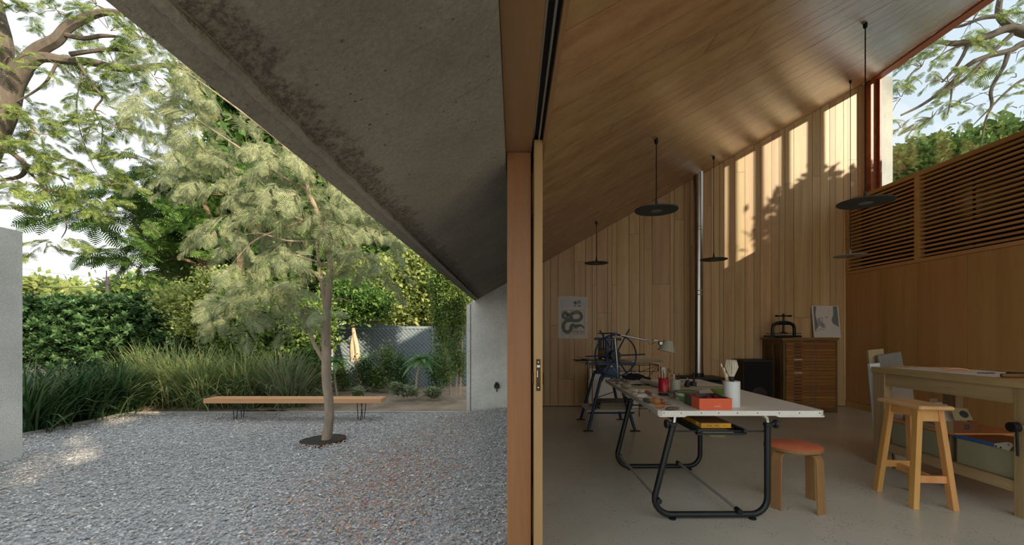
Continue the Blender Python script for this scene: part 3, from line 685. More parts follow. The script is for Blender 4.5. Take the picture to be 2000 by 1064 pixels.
def cat(pts, n=6):
    out = []; P = [pts[0]]+pts+[pts[-1]]
    for i in range(1, len(P)-2):
        for k in range(n):
            t = k/n; a0, b0, c0, d0 = P[i-1], P[i], P[i+1], P[i+2]
            out.append(tuple(.5*((2*b0[j])+(-a0[j]+c0[j])*t+(2*a0[j]-5*b0[j]+4*c0[j]-d0[j])*t*t+(-a0[j]+3*b0[j]-3*c0[j]+d0[j])*t**3) for j in range(len(b0))))
    out.append(tuple(pts[-1])); return out
sn = [(.88,.24),(.80,.30),(.70,.305),(.58,.29),(.50,.32),(.44,.28),(.42,.20),(.33,.155),(.22,.18),(.18,.26),(.20,.36),(.30,.42),(.45,.425),(.62,.42),(.74,.45),(.79,.52),(.73,.60),(.60,.62),(.47,.58),(.42,.52),(.48,.46)]
sn = cat(sn); wdt = [.04+.075*min(1,i/14) for i in range(len(sn))]
strip(sn, wdt, 'snake_print', M['inkgrey'], po, off=.0018)
hd2 = cat([(.50,.46),(.42,.46),(.30,.465),(.19,.50),(.17,.56),(.24,.60),(.34,.56),(.28,.52)]); strip(hd2, [.10]*len(hd2), 'snake_print', M['inkgrey'], po, off=.0020)
strip([(.34,.57),(.40,.61),(.46,.655)], .012, 'tongue_print', M['ink'], po, off=.0022)
def text(body, c, size, mat, parent, rot=(PI/2,0,0), ext=.0003, name='lettering', align='CENTER', sxx=1):
    cu = bpy.data.curves.new(name, 'FONT'); cu.body = body; cu.size = size; cu.extrude = ext; cu.align_x = align; cu.resolution_u = 2
    o = bpy.data.objects.new(name, cu); COL.objects.link(o); dg = bpy.context.evaluated_depsgraph_get()
    me = bpy.data.meshes.new_from_object(o.evaluated_get(dg)); bpy.data.objects.remove(o)
    me.materials.clear(); me.materials.append(mat)
    o = bpy.data.objects.new(name, me); COL.objects.link(o); o.parent = parent
    o.location = Vector(c)-(ORIG[parent.name] if parent else Vector()); o.rotation_euler = rot; o.scale = (sxx,1,1); ORIG[o.name] = Vector(c)
    return o
text('1972', onw(.24,.610,.004), .045, M['ink'], po); text('AL ECO', onw(.62,.612,.004), .026, M['paper'], po, name='lettering')
text('LOS', onw(.575,.215,.004), .05, M['ink'], po); text('ONATES', onw(.67,.135,.004), .055, M['ink'], po)
MB().lathe([(0,0),(.032,0),(.032,.001)], 20, onw(.58,.84,.0015), (PI/2,0,0)).build('printed_mark', M['inkgrey'], po)
for q, (u, v) in enumerate(((.655,.86),(.685,.86),(.715,.86),(.745,.86))): ppatch('printed_mark', [(u,v-.045),(u+.02,v-.045),(u+.02,v+.045),(u,v+.045)], M['inkgrey'], .0015, po, onw, .0006)
for u in (.53,.56,.59): ppatch('printed_mark', [(u,.755),(u+.018,.755),(u+.018,.785),(u,.785)], M['inkgrey'], .0015, po, onw, .0006)
ppatch('printed_mark', [(.66,.755),(.77,.755),(.74,.79),(.69,.79)], M['inkgrey'], .0015, po, onw, .0006)

# ------------------------------------------------------------------ drafting table and what stands on it
TZ = .76
dt = thing('drafting_table', 'white topped drafting table on a black and chrome tubular frame', 'table', (1.55,4.0,0))
mb = MB(); cr = [(1.005,3.045),(1.03,3.02),(2.13,3.02),(2.165,3.045),(2.165,5.08),(2.13,5.10),(1.09,5.10),(1.065,5.08)]
mb.prism(cr, TZ-.036, TZ, axis=2).build('tabletop', M['white'], dt, bevel=.003)
mb = MB().prism([(1.0,TZ-.036),(1.20,TZ-.036),(1.185,TZ-.044),(1.02,TZ-.044)], 3.022, 3.05)
mb.prism([(1.82,TZ-.036),(2.16,TZ-.036),(2.15,TZ-.045),(1.84,TZ-.045)], 3.022, 3.05).build('edge_strip', M['white'], dt)
for x in (1.02+.02, 1.16, 1.30, 1.42, 1.55, 1.69, 1.84, 1.98, 2.12): MB().lathe([(.004,0),(.004,.002),(0,.002)], 8, (x,3.020,TZ-.016), (PI/2,0,0)).build('tack', M['brass'], dt)
for i in range(9): MB().lathe([(.004,0),(.004,.002),(0,.002)], 8, (1.004+.06*(.1+i*.24)/2.08,3.1+i*.24,TZ-.018), (0,-PI/2,0)).build('tack', M['alu'], dt)
def arc(c, r, a0, a1, n=7):
    return [(c[0]+r*math.cos(math.radians(a0+(a1-a0)*i/(n-1))), c[1]+r*math.sin(math.radians(a0+(a1-a0)*i/(n-1)))) for i in range(n)]
for y, nm in ((3.0+.04,'f'),(4.14,'b')):
    lo = .036
    path = [(1.112,.665),(.985,.165)]+arc((1.095,.145), .112, 175, 268)+arc((1.655,.150), .115, 272, 360)+[(1.77,.30),(1.77,.665)]
    MB().tube([(x,y,z) for x, z in path], .0215, 14).build('tube_frame', M['black'], dt, smooth=True)
    MB().tube([(1.108,y,.64),(1.118,y,.68),(1.122,y,TZ-.037)], .015, 12).build('chrome_neck', M['chrome'], dt, smooth=True)
    MB().tube([(1.77,y,.64),(1.77,y,.685),(1.762,y,.71),(1.742,y,TZ-.037)], .016, 12).build('chrome_neck', M['chrome'], dt, smooth=True)
    for x, sx2 in ((1.112,-1),(1.77,1)):
        cl = MB().rbox((x+.004*sx2,y,.662),(.05,.05,.03),.006).build('clamp', M['black'], dt)
        MB().lathe([(0,0),(.012,0),(.014,.014),(.028,.018),(.031,.022),(.031,.036),(.026,.04),(0,.04)], 16, (x+.022*sx2,y-.012,.662+.006), (0,PI/2*sx2,0)).build('knob', M['black'], cl, smooth=True)
    for x in (1.105, 1.665): MB().lathe([(.010,.032),(.010,.012),(.026,.010),(.026,.002),(.022,0),(0,0)][::-1], 16, (x,y,0)).build('foot_pad', M['black'], dt, smooth=True)
    MB().tube([(1.112,y+.01,.612),(1.77,y+.01,.612)], .006, 8).build('cross_rod', M['black'], dt)
for x, z in ((1.005,.135),(1.565,.062)):
    MB().tube([(x,3.02,z),(x,4.16,z)], .0125, 12).build('stretcher', M['satin'], dt, smooth=True)
    for y in (3.035,4.14): MB().tube([(x,y-.028,z),(x,y+.028,z)], .019, 12).build('tube_cap', M['black'], dt, smooth=True)
mb = MB().bb((1.28,3.03,.600),(1.62,4.15,.606)).bb((1.28,3.03,.595),(1.30,4.15,.63)).bb((1.60,3.03,.595),(1.62,4.15,.63)).bb((1.28,3.05,.585),(1.62,3.075,.603))
mb.build('tray', M['black'], dt)
# things on the tray and under it
sheet('grey_card','grey card sheet sticking out of the tray under the table',(1.42,3.16),(.215,.28),0,M['grey'],.607,.003,cat='card')
sheet('brown_folder','brown folder on the tray under the flat box',(1.50,3.40),(.19,.48),0,M['brown'],.6105,.006,cat='folder')
yb = thing('flat_box', 'flat yellow box with a brown lid on the tray under the table', 'box', (1.45,3.3,.620))
MB().bb((1.338,3.11,.620),(1.552,3.46,.654)).build('base', M['yellow'], yb, bevel=.0015)
MB().bb((1.337,3.109,.6545),(1.553,3.461,.658)).build('lid', M['ybrown'], yb)
MB().bb((1.348,3.1088,.626),(1.468,3.1095,.6275)).bb((1.348,3.1088,.648),(1.468,3.1095,.6495)).bb((1.348,3.1088,.626),(1.3495,3.1095,.6495)).bb((1.4665,3.1088,.626),(1.468,3.1095,.6495)).build('red_border', M['red'], yb)
text('2  SPARE  TYPE', (1.408,3.1090,.632), .016, M['ink'], yb); text('9 x 12', (1.505,3.1090,.634), .011, M['ink'], yb)
MB().bb((1.3368,3.16,.630),(1.3378,3.20,.650)).build('side_sticker', M['paper'], yb)
wk = thing('timber_offcut', 'pale timber offcut on the floor under the table, half hidden by the tray', 'wood block', onz(1396,905,0))
o = MB().rbox((1.62,3.56,.50),(.14,.10,.09),.01,(0,.1,.3)).build('block', M['kraft'], None); 
bpy.data.objects.remove(wk); tag(o, 'pale rough timber block fixed under the tray of the drafting table', 'wood block'); o.name = 'timber_block'; o.location = (1.43+.10,3.34,.502)

def T(px, py): return onz(px, py, TZ)
# stones along the left edge
stones = [(230,205,90,50,'greyg'),(262,182,70,50,'greyg'),(330,205,110,60,'rosy'),(410,180,80,75,'dark'),(440,212,110,50,'greyg'),(320,255,90,50,'greyg'),(505,228,90,60,'tan'),(480,318,200,105,'buff'),(400,275,60,50,'dark'),(625,392,110,80,'pale'),(735,400,120,66,'pale'),(620,436,110,46,'pale'),(745,485,190,80,'white'),(835,408,90,50,'rust'),(880,440,95,50,'rust'),(945,462,90,46,'pale'),(835,540,180,60,'dark'),(840,578,140,44,'dark'),(985,580,170,120,'rust2'),(1095,585,130,90,'rust2'),(1065,665,160,80,'rust2'),(1200,615,140,46,'tan'),(1280,690,240,74,'slate')]
SC = {'greyg':((120,118,108),'greenish grey'),'rosy':((136,112,100),'rosy grey'),'dark':((92,98,94),'dark grey'),'tan':((150,128,100),'tan'),'buff':((160,152,120),'buff'),'pale':((200,188,164),'pale cream'),'white':((216,208,192),'whitish'),'rust':((150,92,70),'reddish'),'rust2':((172,118,70),'rust brown'),'slate':((116,104,88),'flat slate brown')}
SM = {kk: plain('stone '+kk, v[0], .75, 0, .16, 30, .4) for kk, v in SC.items()}
place = ['at the far left corner','second from the far end','in the far cluster','round, top of the far cluster','right side of the far cluster','nearest of the far cluster','behind the big buff stone, by the cloth','largest, tapering to a point','small, left of the big buff stone','left of a pair','right of a pair','low, under the pair','long oval','right of the pale pair','below the other reddish one','small, behind the jagged stones','flat, left of the jagged stones','flat lower one','largest jagged one','right-hand jagged one','nearest jagged one','low flat one behind the slab','nearest slab by the table corner']
for i, ((cx2, cy2, ww, hh, kd), pl) in enumerate(zip(stones, place)):
    px = 1170+cx2/8.865; pyb = 720+(cy2+hh*.30)/8.865
    b0 = T(px, pyb); s2 = F/b0.y; wx = ww/8.865/s2*1.15; hz = max(.022, hh/8.865/s2*.98); jag = .32 if kd == 'rust2' else .12
    flat = kd in ('slate','dark')
    if flat: hz = max(.02, hh/8.865/s2*.6)
    o = MB().rock((b0.x, b0.y+wx*.1, TZ+hz/2+.0005), (wx, min(wx*.72,.10), hz), 40+i, 9 if jag < .2 else 5, 0, .3*i, jag).build('stone', SM[kd], None, smooth=jag < .2)
    tag(o, SC[kd][1]+' stone at the table\'s left edge, '+pl, 'stone', 'stones along the left edge of the table')
# desk lamp
lp = T(1207,741); lamp = thing('desk_lamp', 'silver jointed arm desk lamp clamped to the far left of the table', 'desk lamp', (lp.x,lp.y,TZ))
Dl = lp.y; P = lambda px, py: W(px, py, Dl)
MB().rbox((lp.x,lp.y,TZ+.012),(.05,.05,.024),.006).build('clamp', M['black'], lamp)
MB().tube([P(1207,737),P(1206,716)], .006, 8).build('post', M['alu'], lamp)
MB().tube([P(1206,720),P(1201,661)], .0105, 12).build('lower_arm', M['alu'], lamp, smooth=True)
MB().tube([P(1198,719),P(1205,728)], .005, 6).build('lever', M['alu'], lamp)
MB().tube([P(1200,662),P(1204,653),P(1200,645)], .006, 8).build('elbow', M['alu'], lamp)
MB().tube([P(1204,652),P(1213,654)], .006, 8).build('elbow', M['black'], lamp)
MB().tube([P(1212,654),P(1263,664.5)], .0105, 12).build('upper_arm', M['alu'], lamp, smooth=True)
MB().tube([P(1263,664.5),P(1282,668.5)], .0055, 8).build('extension', M['alu'], lamp)
MB().tube([P(1264,665),P(1267,671),P(1272,673),P(1277,669)], .0025, 6).build('cable', M['black'], lamp)
MB().rbox(P(1280,664.5),(.055,.03,.02),.006,(0,.1,0)).build('head_joint', M['alu'], lamp)
hc = P(1303,677); rot = Euler((0,math.radians(12),0)).to_matrix(); sc2 = F/Dl
MB().lathe([(17/sc2,-9/sc2),(16.4/sc2,-9/sc2),(9/sc2,12/sc2),(8/sc2,12.5/sc2),(0,12.6/sc2)][::-1]+[], 32, hc, rot).lathe([(17/sc2,-9/sc2),(17.2/sc2,-9.5/sc2)], 32, hc, rot).build('shade', M['cream'] if False else plain('grey green lamp shade',(182,180,158),.5,0,.04), lamp, smooth=True)
MB().rbox(P(1290,670),(.05,.04,.05),.01).build('swivel', M['alu'], lamp)
MB().tube([P(1287,684),P(1287,700)], .0025, 6).build('pull_rod', M['pale'], lamp)
# black cloth
bc = T(1243,741); mb = MB(); nn = 26; mm = 18; vs = []; fs = []
for i in range(nn):
    for j in range(mm):
        u = i/(nn-1); v = j/(mm-1); an = PI*v
        rr = (.052+.012*math.sin(u*9+v*6)+.010*math.sin(u*23+v*11))*(.75+.5*math.sin(PI*min(1,u*1.1)))
        vs.append((bc.x+(u-.5)*.31+.012*math.sin(v*9), bc.y+.03-math.cos(an)*rr*1.5, TZ+.001+math.sin(an)*rr*(1-.28*u)))
for i in range(nn-1):
    for j in range(mm-1): a = i*mm+j; fs.append((a,a+1,a+mm+1,a+mm))
fs.append(tuple(range(mm))); fs.append(tuple((nn-1)*mm+j for j in range(mm-1,-1,-1)))
o = mb.add(vs, fs).build('black_cloth', M['cloth'], None, smooth=True); tag(o, 'crumpled black cloth bundle on the far left of the table', 'cloth')
for i, (dx, rz, ln) in enumerate(((.0,.4,.16),(.05,-.3,.18),(.10,.2,.15),(-.04,-.1,.14),(.07,.55,.13))):
    c = T(1240,752); o = MB().tube([(c.x+dx-ln/2*math.cos(rz),c.y-ln/2*math.sin(rz)-.01*i,TZ+.005),(c.x+dx,c.y-.01*i+.01,TZ+.009),(c.x+dx+ln/2*math.cos(rz),c.y+ln/2*math.sin(rz)-.01*i,TZ+.005)], .004, 6).build('gouge_tool', M['blackm'], None)
    tag(o, 'thin dark carving tool lying in a heap in front of the black cloth', 'tool', 'carving tools by the black cloth')
sheet('buff_sheet','buff paper sheet under the carving tools beside the black cloth',(T(1254,755).x,T(1254,755).y),(.24,.30),.1,M['paper2'],TZ+.0005,.001)
def can(name, label, px, py, d, h, mat, catn, group=None, wall=.0025, n=28):
    b = T(px, py); t = thing(name, label, catn, (b.x,b.y,TZ), group)
    MB().lathe([(0,0),(d/2,0),(d/2,h),(d/2-wall,h),(d/2-wall,wall),(0,wall)], n, (b.x,b.y,TZ)).build('body', mat, t, smooth=True); return t, b
pb2 = T(1299,772)
o = MB().rbox((pb2.x,pb2.y,TZ+.009),(.10,.07,.018),.004).build('stamp_pad', M['stove'], None); tag(o,'small dark stamp pad under the red tin','stamp pad')
b = T(1296.5,769); rt = thing('red_tin','glossy red tin holding brushes and pencils on the table','tin',(b.x,b.y,TZ+.0185))
MB().lathe([(0,0),(.0455,0),(.047,.004),(.0455,.006),(.0455,.120),(.047,.124),(.043,.124),(.043,.006),(0,.006)], 32, (b.x,b.y,TZ+.0185)).build('body', M['red'], rt, smooth=True)
strip_pts = [(.0,.03),(.2,.05),(.4,.04),(.5,.06)]
for k2, (dx, dz, l2) in enumerate(((.012,.055,.030),(.018,.045,.022),(.010,.030,.012))):
    MB().tube([(b.x+dx,b.y-.0452,TZ+.02+dz),(b.x+dx+l2*.4,b.y-.0430,TZ+.028+dz),(b.x+dx+l2*.8,b.y-.040,TZ+.022+dz)], .0012, 4).build('gold_script', M['yellow'], rt)
def stick(label, base, top, r, mat, name='brush', tipmat=None, cat2='brush', group=None, tip=.025, tr=1.6):
    t = thing(name, label, cat2, base, group); base = Vector(base); top = Vector(top)
    MB().tube([base, top], r, 8).build('handle', mat, t)
    d = (top-base).normalized()
    MB().tube([top, top+d*tip*.3, top+d*tip*.7, top+d*tip], [r*1.1,r*tr,r*tr*.9,r*.35], 8).build('tip', tipmat or M['black'], t, smooth=True)
for dx, dy, tx, hz, mm2, tm, lb in ((-.02,.0,-.052,.185,'pencil','black','thin brush leaning far left in the red tin'),(-.012,.01,-.022,.20,'black','black','black handled brush left of centre in the red tin'),(.0,-.01,-.005,.175,'black','pencil','short dark pen in the middle of the red tin'),(.008,.012,.008,.16,'pencil','paper','pale wooden pencil in the middle of the red tin'),(.018,.0,.038,.185,'black','black','black pen leaning right in the red tin'),(.024,.006,.055,.17,'pencil','black','thin brush leaning far right in the red tin')):
    stick(lb,(b.x+dx,b.y+dy,TZ+.03),(b.x+tx,b.y+dy,TZ+.0185+hz),.0035,M[mm2],'brush',M[tm],'brush','brushes in the red tin')
o = MB().bb((b.x-.022,b.y+.012,TZ+.03),(b.x+.020,b.y+.017,TZ+.235)).build('wide_ruler', M['paper2'], None); tag(o,'pale flat card upright at the back of the red tin','ruler')
jt, jb = can('glass_jar','hazy glass jar full of pens beside the red tin',1319,765,.088,.115,M['glassy'],'jar')
MB().lathe([(.0445,.085),(.046,.09),(.046,.098),(.0445,.10)],28,(jb.x,jb.y,TZ)).build('ridge', M['glassy'], jt, smooth=True)
for dx, tx, hz, c3, lb in ((-.025,-.03,.14,'chrome','silver pen at the left in the glass jar'),(-.010,-.012,.165,'paper','white pen in the glass jar'),(-.004,-.002,.158,'red','red capped pen in the glass jar'),(.012,.014,.14,'black','short dark pen in the glass jar'),(.022,.032,.155,'black','black marker at the right in the glass jar')):
    stick(lb,(jb.x+dx,jb.y,TZ+.01),(jb.x+tx,jb.y,TZ+hz),.0045,M[c3],'pen',M['black'] if c3 != 'red' else M['red'],'pen','pens in the glass jar',.018,1.1)
# paper roll, drawings at the back right
rl = T(1285,757); o = MB().tube([(rl.x-.03,rl.y+.42,TZ+.026),(rl.x+.02,rl.y-.04,TZ+.026)], .025, 20, False).tube([(rl.x-.03,rl.y+.42,TZ+.026),(rl.x+.02,rl.y-.04,TZ+.026)], .020, 20, False).build('paper_roll', M['paper'], None, smooth=True); tag(o,'rolled sheet of paper lying behind the red tin','paper roll')
sheet('drawing_sheet','large cream drawing sheet at the back right of the table',(1.95,4.78),(.40,.5),.05,M['paper'],TZ+.0005,.0012)
sheet('drawing_sheet','bluish print lying on the cream sheet near the far edge',(1.80,4.86),(.22,.16),-.1,plain('bluish print',(150,168,178),.8,0,.2,12),TZ+.0022,.001)
sheet('drawing_sheet','curled buff sheet in front of the tape dispenser',(1.62,4.22),(.34,.30),.25,M['paper2'],TZ+.0008,.001,cur=.012)
sheet('drawing_sheet','thin red edged sheet right of the tape dispenser',(1.98,4.30),(.34,.22),-.04,M['paper2'],TZ+.0022,.002)
# tape stand, upright clip
tp = T(1343,757); td = thing('lino_cutter_stand','curved grey metal tape holder standing behind the enamel bowl','tape holder',(tp.x,tp.y,TZ))
MB().tube([(tp.x,tp.y,TZ+.005),(tp.x-.008,tp.y,TZ+.03),(tp.x+.004,tp.y,TZ+.055),(tp.x-.004,tp.y,TZ+.075)], [.022,.026,.024,.014], 12).build('body', M['stove'], td, smooth=True)
MB().lathe([(.006,0),(.007,.006),(0,.01)],10,(tp.x-.004,tp.y,TZ+.085)).build('cap', M['paper'], td)
td.name = 'tape_holder'
tp = T(1354,756); hp = thing('hand_press','small black hand press with an upright handle behind the enamel bowl','hand press',(tp.x,tp.y,TZ))
MB().rbox((tp.x,tp.y,TZ+.028),(.05,.06,.056),.006).build('base', M['black'], hp)
MB().tube([(tp.x+.006,tp.y,TZ+.05),(tp.x+.008,tp.y,TZ+.135)], [.011,.008], 10).build('handle', M['black'], hp, smooth=True)
MB().lathe([(.013,0),(.015,.004),(0,.006)],12,(tp.x+.008,tp.y,TZ+.134)).build('cap', M['black'], hp)
# enamel bowls
def bowl(name, label, px, py, R, h, mout, mrim, min2, cat2='bowl'):
    b = T(px, py); t = thing(name, label, cat2, (b.x,b.y,TZ))
    MB().lathe([(0,.001),(R*.45,.001),(R*.5,.006),(R*.82,h*.6),(R,h)], 36, (b.x,b.y,TZ)).build('body', mout, t, smooth=True)
    MB().lathe([(R-.003,h-.002),(R*.80,h*.58),(R*.45,.010),(0,.008)], 36, (b.x,b.y,TZ)).build('inside', min2, t, smooth=True)
    MB().tube([(b.x+R*math.cos(q*PI/18), b.y+R*math.sin(q*PI/18), TZ+h) for q in range(36)], .0035, 6, False, 0, True).build('rim', mrim, t, smooth=True)
    return t, b
b1, bb1 = bowl('enamel_bowl','wide green enamel bowl with a dark rim and dotted inside',1341,783,.093,.075,M['green'],M['rim'],M['cream'])
MB().lathe([(.079,.047),(.0935,.074)],36,(bb1.x,bb1.y,TZ)).build('white_band', M['cream'], b1, smooth=True)
for q in range(14):
    a2 = q*2*PI/14; MB().rock((bb1.x+.0885*math.cos(a2),bb1.y+.0885*math.sin(a2),TZ+.064),(.010,.010,.008),q,5).build('painted_dot', M['red'] if q % 2 else M['green2'], b1)
for q in range(9):
    a2 = q*2.4; rr = .02+.05*(q/9); o = MB().rock((bb1.x+rr*math.cos(a2),bb1.y+rr*math.sin(a2),TZ+.058),(.03,.022,.018),q+9,7).build('seed_pod', SM['tan'] if q % 2 else M['green2'], None, smooth=True)
    tag(o,'small brownish green pod lying in the enamel bowl','pod','pods in the enamel bowl')
b3, bb3 = bowl('small_cup','small painted flower patterned cup left of the enamel bowl',1315,777,.05,.055,plain('flower pattern',(150,130,110),.3,0,.55,60),M['rim'],M['cream'],'cup')
b4, bb4 = bowl('green_bowl','plain olive green bowl behind the orange box',1406,771,.075,.045,M['green2'],M['green2'],M['paper2'])
o = MB().rock((bb4.x+.0,bb4.y,TZ+.035),(.05,.04,.02),3,8).build('cloth_scrap', plain('pale blue scrap',(130,160,190),.8), None, smooth=True); tag(o,'pale blue scrap of cloth lying in the olive green bowl','cloth')
# orange box
A0 = T(1366,800); s3 = F/A0.y; wx = (1429.5-1366)/s3
ox = thing('orange_box','open orange card box with crimson ties in it near the table edge','box',(A0.x+wx/2,A0.y+.12,TZ))
x0, x1, y0, y1, hh = A0.x, A0.x+wx, A0.y, A0.y+.27, .079
ysp = y0+.135
th = .003
MB().bb((x0,y0,TZ+.0005),(x1,y0+th,TZ+hh)).bb((x0,y0+th,TZ+.0005),(x0+th,ysp,TZ+hh)).bb((x1-th,y0+th,TZ+.0005),(x1,ysp,TZ+hh)).bb((x0+th,y0+th,TZ+.0005),(x1-th,ysp,TZ+.004)).build('sleeve', M['orange'], ox)
MB().bb((x0+.0004,ysp,TZ+.0005),(x0+th,y1,TZ+hh)).bb((x1-th,ysp,TZ+.0005),(x1-.0004,y1,TZ+hh)).bb((x0+th,y1-th,TZ+.0005),(x1-th,y1,TZ+hh)).bb((x0+th,ysp,TZ+.0005),(x1-th,y1-th,TZ+.004)).build('tray', M['taupe'], ox)
text('SMYTHE', ((x0+x1)/2+.01,y0-.0004,TZ+.020), .014, M['paper'], ox)
bpy.data.objects.remove(bpy.data.objects[[o.name for o in ox.children if o.name.startswith('lettering')][0]])
text('marks', ((x0+x1)/2+.012,y0-.0004,TZ+.020), .016, M['cream'], ox, sxx=1.2)
MB().bb((x0-.0006,ysp-.004,TZ+.030),(x0,ysp+.006,TZ+.033)).build('side_print', M['cream'], ox)
for q in range(12):
    cxq = x0+.03+rng.uniform(0,wx-.06); cyq = y0+.03+rng.uniform(0,.2); zq = TZ+.052+rng.uniform(0,.018); rq = rng.uniform(.016,.026)
    t2 = rng.uniform(-.7,.7); pts = [(cxq+rq*math.cos(a3), cyq+rq*.8*math.sin(a3), zq+rq*.6*math.sin(a3+t2)) for a3 in np.linspace(0,2*PI,14)[:-1]]
    o = MB().tube(pts, .0055, 6, False, 0, True).build('hair_tie', M['pinkstuff'] if q % 3 else M['stove'], None, smooth=True)
    tag(o,'crimson loop of cord heaped in the orange box' if q % 3 else 'dark loop of cord heaped in the orange box','cord','cord loops in the orange box' if q % 3 else 'dark cord loops in the orange box')
o = MB().rbox((x1-.045,y0+.05,TZ+.083),(.085,.022,.012),.004,(0,.25,.5)).build('clip', M['stove'], None); tag(o,'dark clip resting on the right rim of the orange box','clip')
# white vase and its brushes
vb = T(1429.5,793); Rv = 14.8/(F/vb.y)
vs2 = thing('white_vase','tall white glossy cylinder vase holding long brushes','vase',(vb.x,vb.y,TZ))
MB().lathe([(0,0),(Rv,0),(Rv,.184),(Rv-.003,.186),(Rv-.004,.184),(Rv-.004,.004),(0,.004)], 40, (vb.x,vb.y,TZ)).build('body', plain('white gloss glaze',(226,232,226),.15,0,.02), vs2, smooth=True)
mp = thing('mop_brush','thick round brush with pale fanned bristles in the white vase','brush',(vb.x,vb.y,TZ+.01))
MB().tube([(vb.x+.006,vb.y,TZ+.01),(vb.x+.0,vb.y,TZ+.17)], .010, 10).build('handle', M['black'], mp)
MB().tube([(vb.x+.0,vb.y,TZ+.165),(vb.x-.002,vb.y,TZ+.22)], [.015,.018], 14).build('ferrule', M['stove'], mp, smooth=True)
mb = MB()
for q in range(150):
    a2 = rng.uniform(0,2*PI); r1 = math.sqrt(rng.random()); b0 = Vector((vb.x-.002+.014*r1*math.cos(a2), vb.y+.014*r1*math.sin(a2), TZ+.215))
    e1 = b0+Vector((.030*r1*math.cos(a2), .030*r1*math.sin(a2), .075)); e2 = b0+Vector((.024*r1*math.cos(a2)-.003, .024*r1*math.sin(a2), .118+rng.uniform(-.012,.012)))
    mb.tube([b0,e1,e2], [.002,.0028,.0012], 4)
o = mb.build('bristles', M['bristle'], mp); o['kind'] = 'stuff'
for dx, tx, hz, mm2, lb in ((-.012,-.075,.335,'pencil','longest brush leaning left out of the white vase'),(-.008,-.055,.30,'chrome','silver ferruled brush leaning left in the white vase'),(-.002,-.035,.25,'pencil','short wooden brush nearest the mop brush in the vase')):
    stick(lb,(vb.x+dx+.02,vb.y-.01,TZ+.01),(vb.x+tx,vb.y-.005,TZ+hz*.86),.0038,M[mm2],'long_brush',M['bristle'],'brush','long brushes in the white vase',.03,1.5)

# round stool
def ring_leg(c, ang, R=.215, zt=.43):
    ca, sa = math.cos(ang), math.sin(ang); tx, ty = -sa, ca; prof = []
    for r, z in [(.09,zt-.008),(.145,zt-.008)]+[(.147+.055*math.sin(t), zt-.063+.055*math.cos(t)) for t in np.linspace(0.15,PI/2,7)]+[(.207,.25),(R,.0)]: prof.append((r,z))
    mb = MB(); n = len(prof); vs = []
    for i, (r, z) in enumerate(prof):
        a0 = prof[max(i-1,0)]; b0 = prof[min(i+1,n-1)]; dr, dz = b0[0]-a0[0], b0[1]-a0[1]; l = math.hypot(dr,dz); nr, nz = dz/l, -dr/l
        hw = .033 if i < 8 else (.036 if i < n-1 else .039); tt = .013
        for sg, wd in ((-1,-1),(1,-1),(1,1),(-1,1)):
            rr = r-nr*tt*sg*.5*2*.5; zz2 = max(0, z-nz*tt*sg*.5) if i < n-1 else 0
            rr = r-nr*tt*sg*.5 if i else r
            vs.append((c[0]+ca*rr+tx*hw*wd, c[1]+sa*rr+ty*hw*wd, zz2))
    fs = [(3,2,1,0),tuple((n-1)*4+q for q in range(4))]
    for i in range(n-1):
        for q in range(4): w2_ = (q+1) % 4; fs.append((i*4+q, i*4+w2_, i*4+4+w2_, i*4+4+q))
    return mb.add(vs, fs)
c = (2.125,3.315); stl = thing('round_stool','low round stool with a salmon seat and four bent wooden legs','stool',(c[0],c[1],0))
MB().lathe([(0,.452),(.186,.452),(.192,.449),(.192,.447)][::-1]+[], 48, (c[0],c[1],0)).build('seat_lining', M['stoolseat'], stl, smooth=True)
MB().lathe([(0,.424),(.193,.424),(.197,.428),(.197,.444),(.193,.4475),(0,.4475)], 48, (c[0],c[1],0)).build('seat', M['stool'], stl, smooth=True)
for an in (108,-70,208,24): ring_leg(c, math.radians(an), zt=.425).build('leg', M['stool'], stl, bevel=.002)
MB().lathe([(.085,.408),(.15,.408),(.15,.4235),(.085,.4235)],24,(c[0],c[1],0)).build('support_ring', M['stool'], stl)

# tall stool
ts = thing('tall_stool','tall pine stool with a rectangular seat in front of the workbench','stool',(3.13,3.43,0))
cx, cy, rz = 3.115, 3.395, math.radians(-6); Rz = Matrix.Rotation(rz, 3, 'Z')
def L(x, y, z): v = Rz@Vector((x,y,0)); return Vector((cx+v.x, cy+v.y, z))
MB().rbox((cx,cy,.748),(.24,.44,.030),.009,Rz).build('seat', M['barseat'], ts)
for sx2 in (-1,1):
    for sy2 in (-1,1):
        tpv = L(sx2*.070,sy2*.135,.733); btv = L(sx2*.135,sy2*.185,0)
        mb = MB(); vs = []
        for p, q in ((btv,.0),(tpv,1)):
            for ax, ay in ((-1,-1),(1,-1),(1,1),(-1,1)): vs.append(p+Rz@Vector((ax*.0195,ay*.027,0)))
        mb.add(vs,[(3,2,1,0),(4,5,6,7),(0,1,5,4),(1,2,6,5),(2,3,7,6),(3,0,4,7)]).build('leg', M['barstool'], ts, bevel=.003)
MB().box(L(0,-.145,.685),(.115,.024,.085),Rz).build('apron', M['barstool'], ts); MB().box(L(0,.145,.685),(.115,.024,.085),Rz).build('apron', M['barstool'], ts)
MB().box(L(-.075,0,.70),(.022,.24,.06),Rz).build('apron', M['barstool'], ts); MB().box(L(.075,0,.70),(.022,.24,.06),Rz).build('apron', M['barstool'], ts)
MB().box(L(0,-.165,.215),(.195,.022,.052),Rz).build('stretcher', M['barstool'], ts); MB().box(L(0,.165,.235),(.195,.022,.052),Rz).build('stretcher', M['barstool'], ts)
MB().box(L(0,0,.215),(.022,.33,.052),Rz).build('stretcher', M['barstool'], ts)

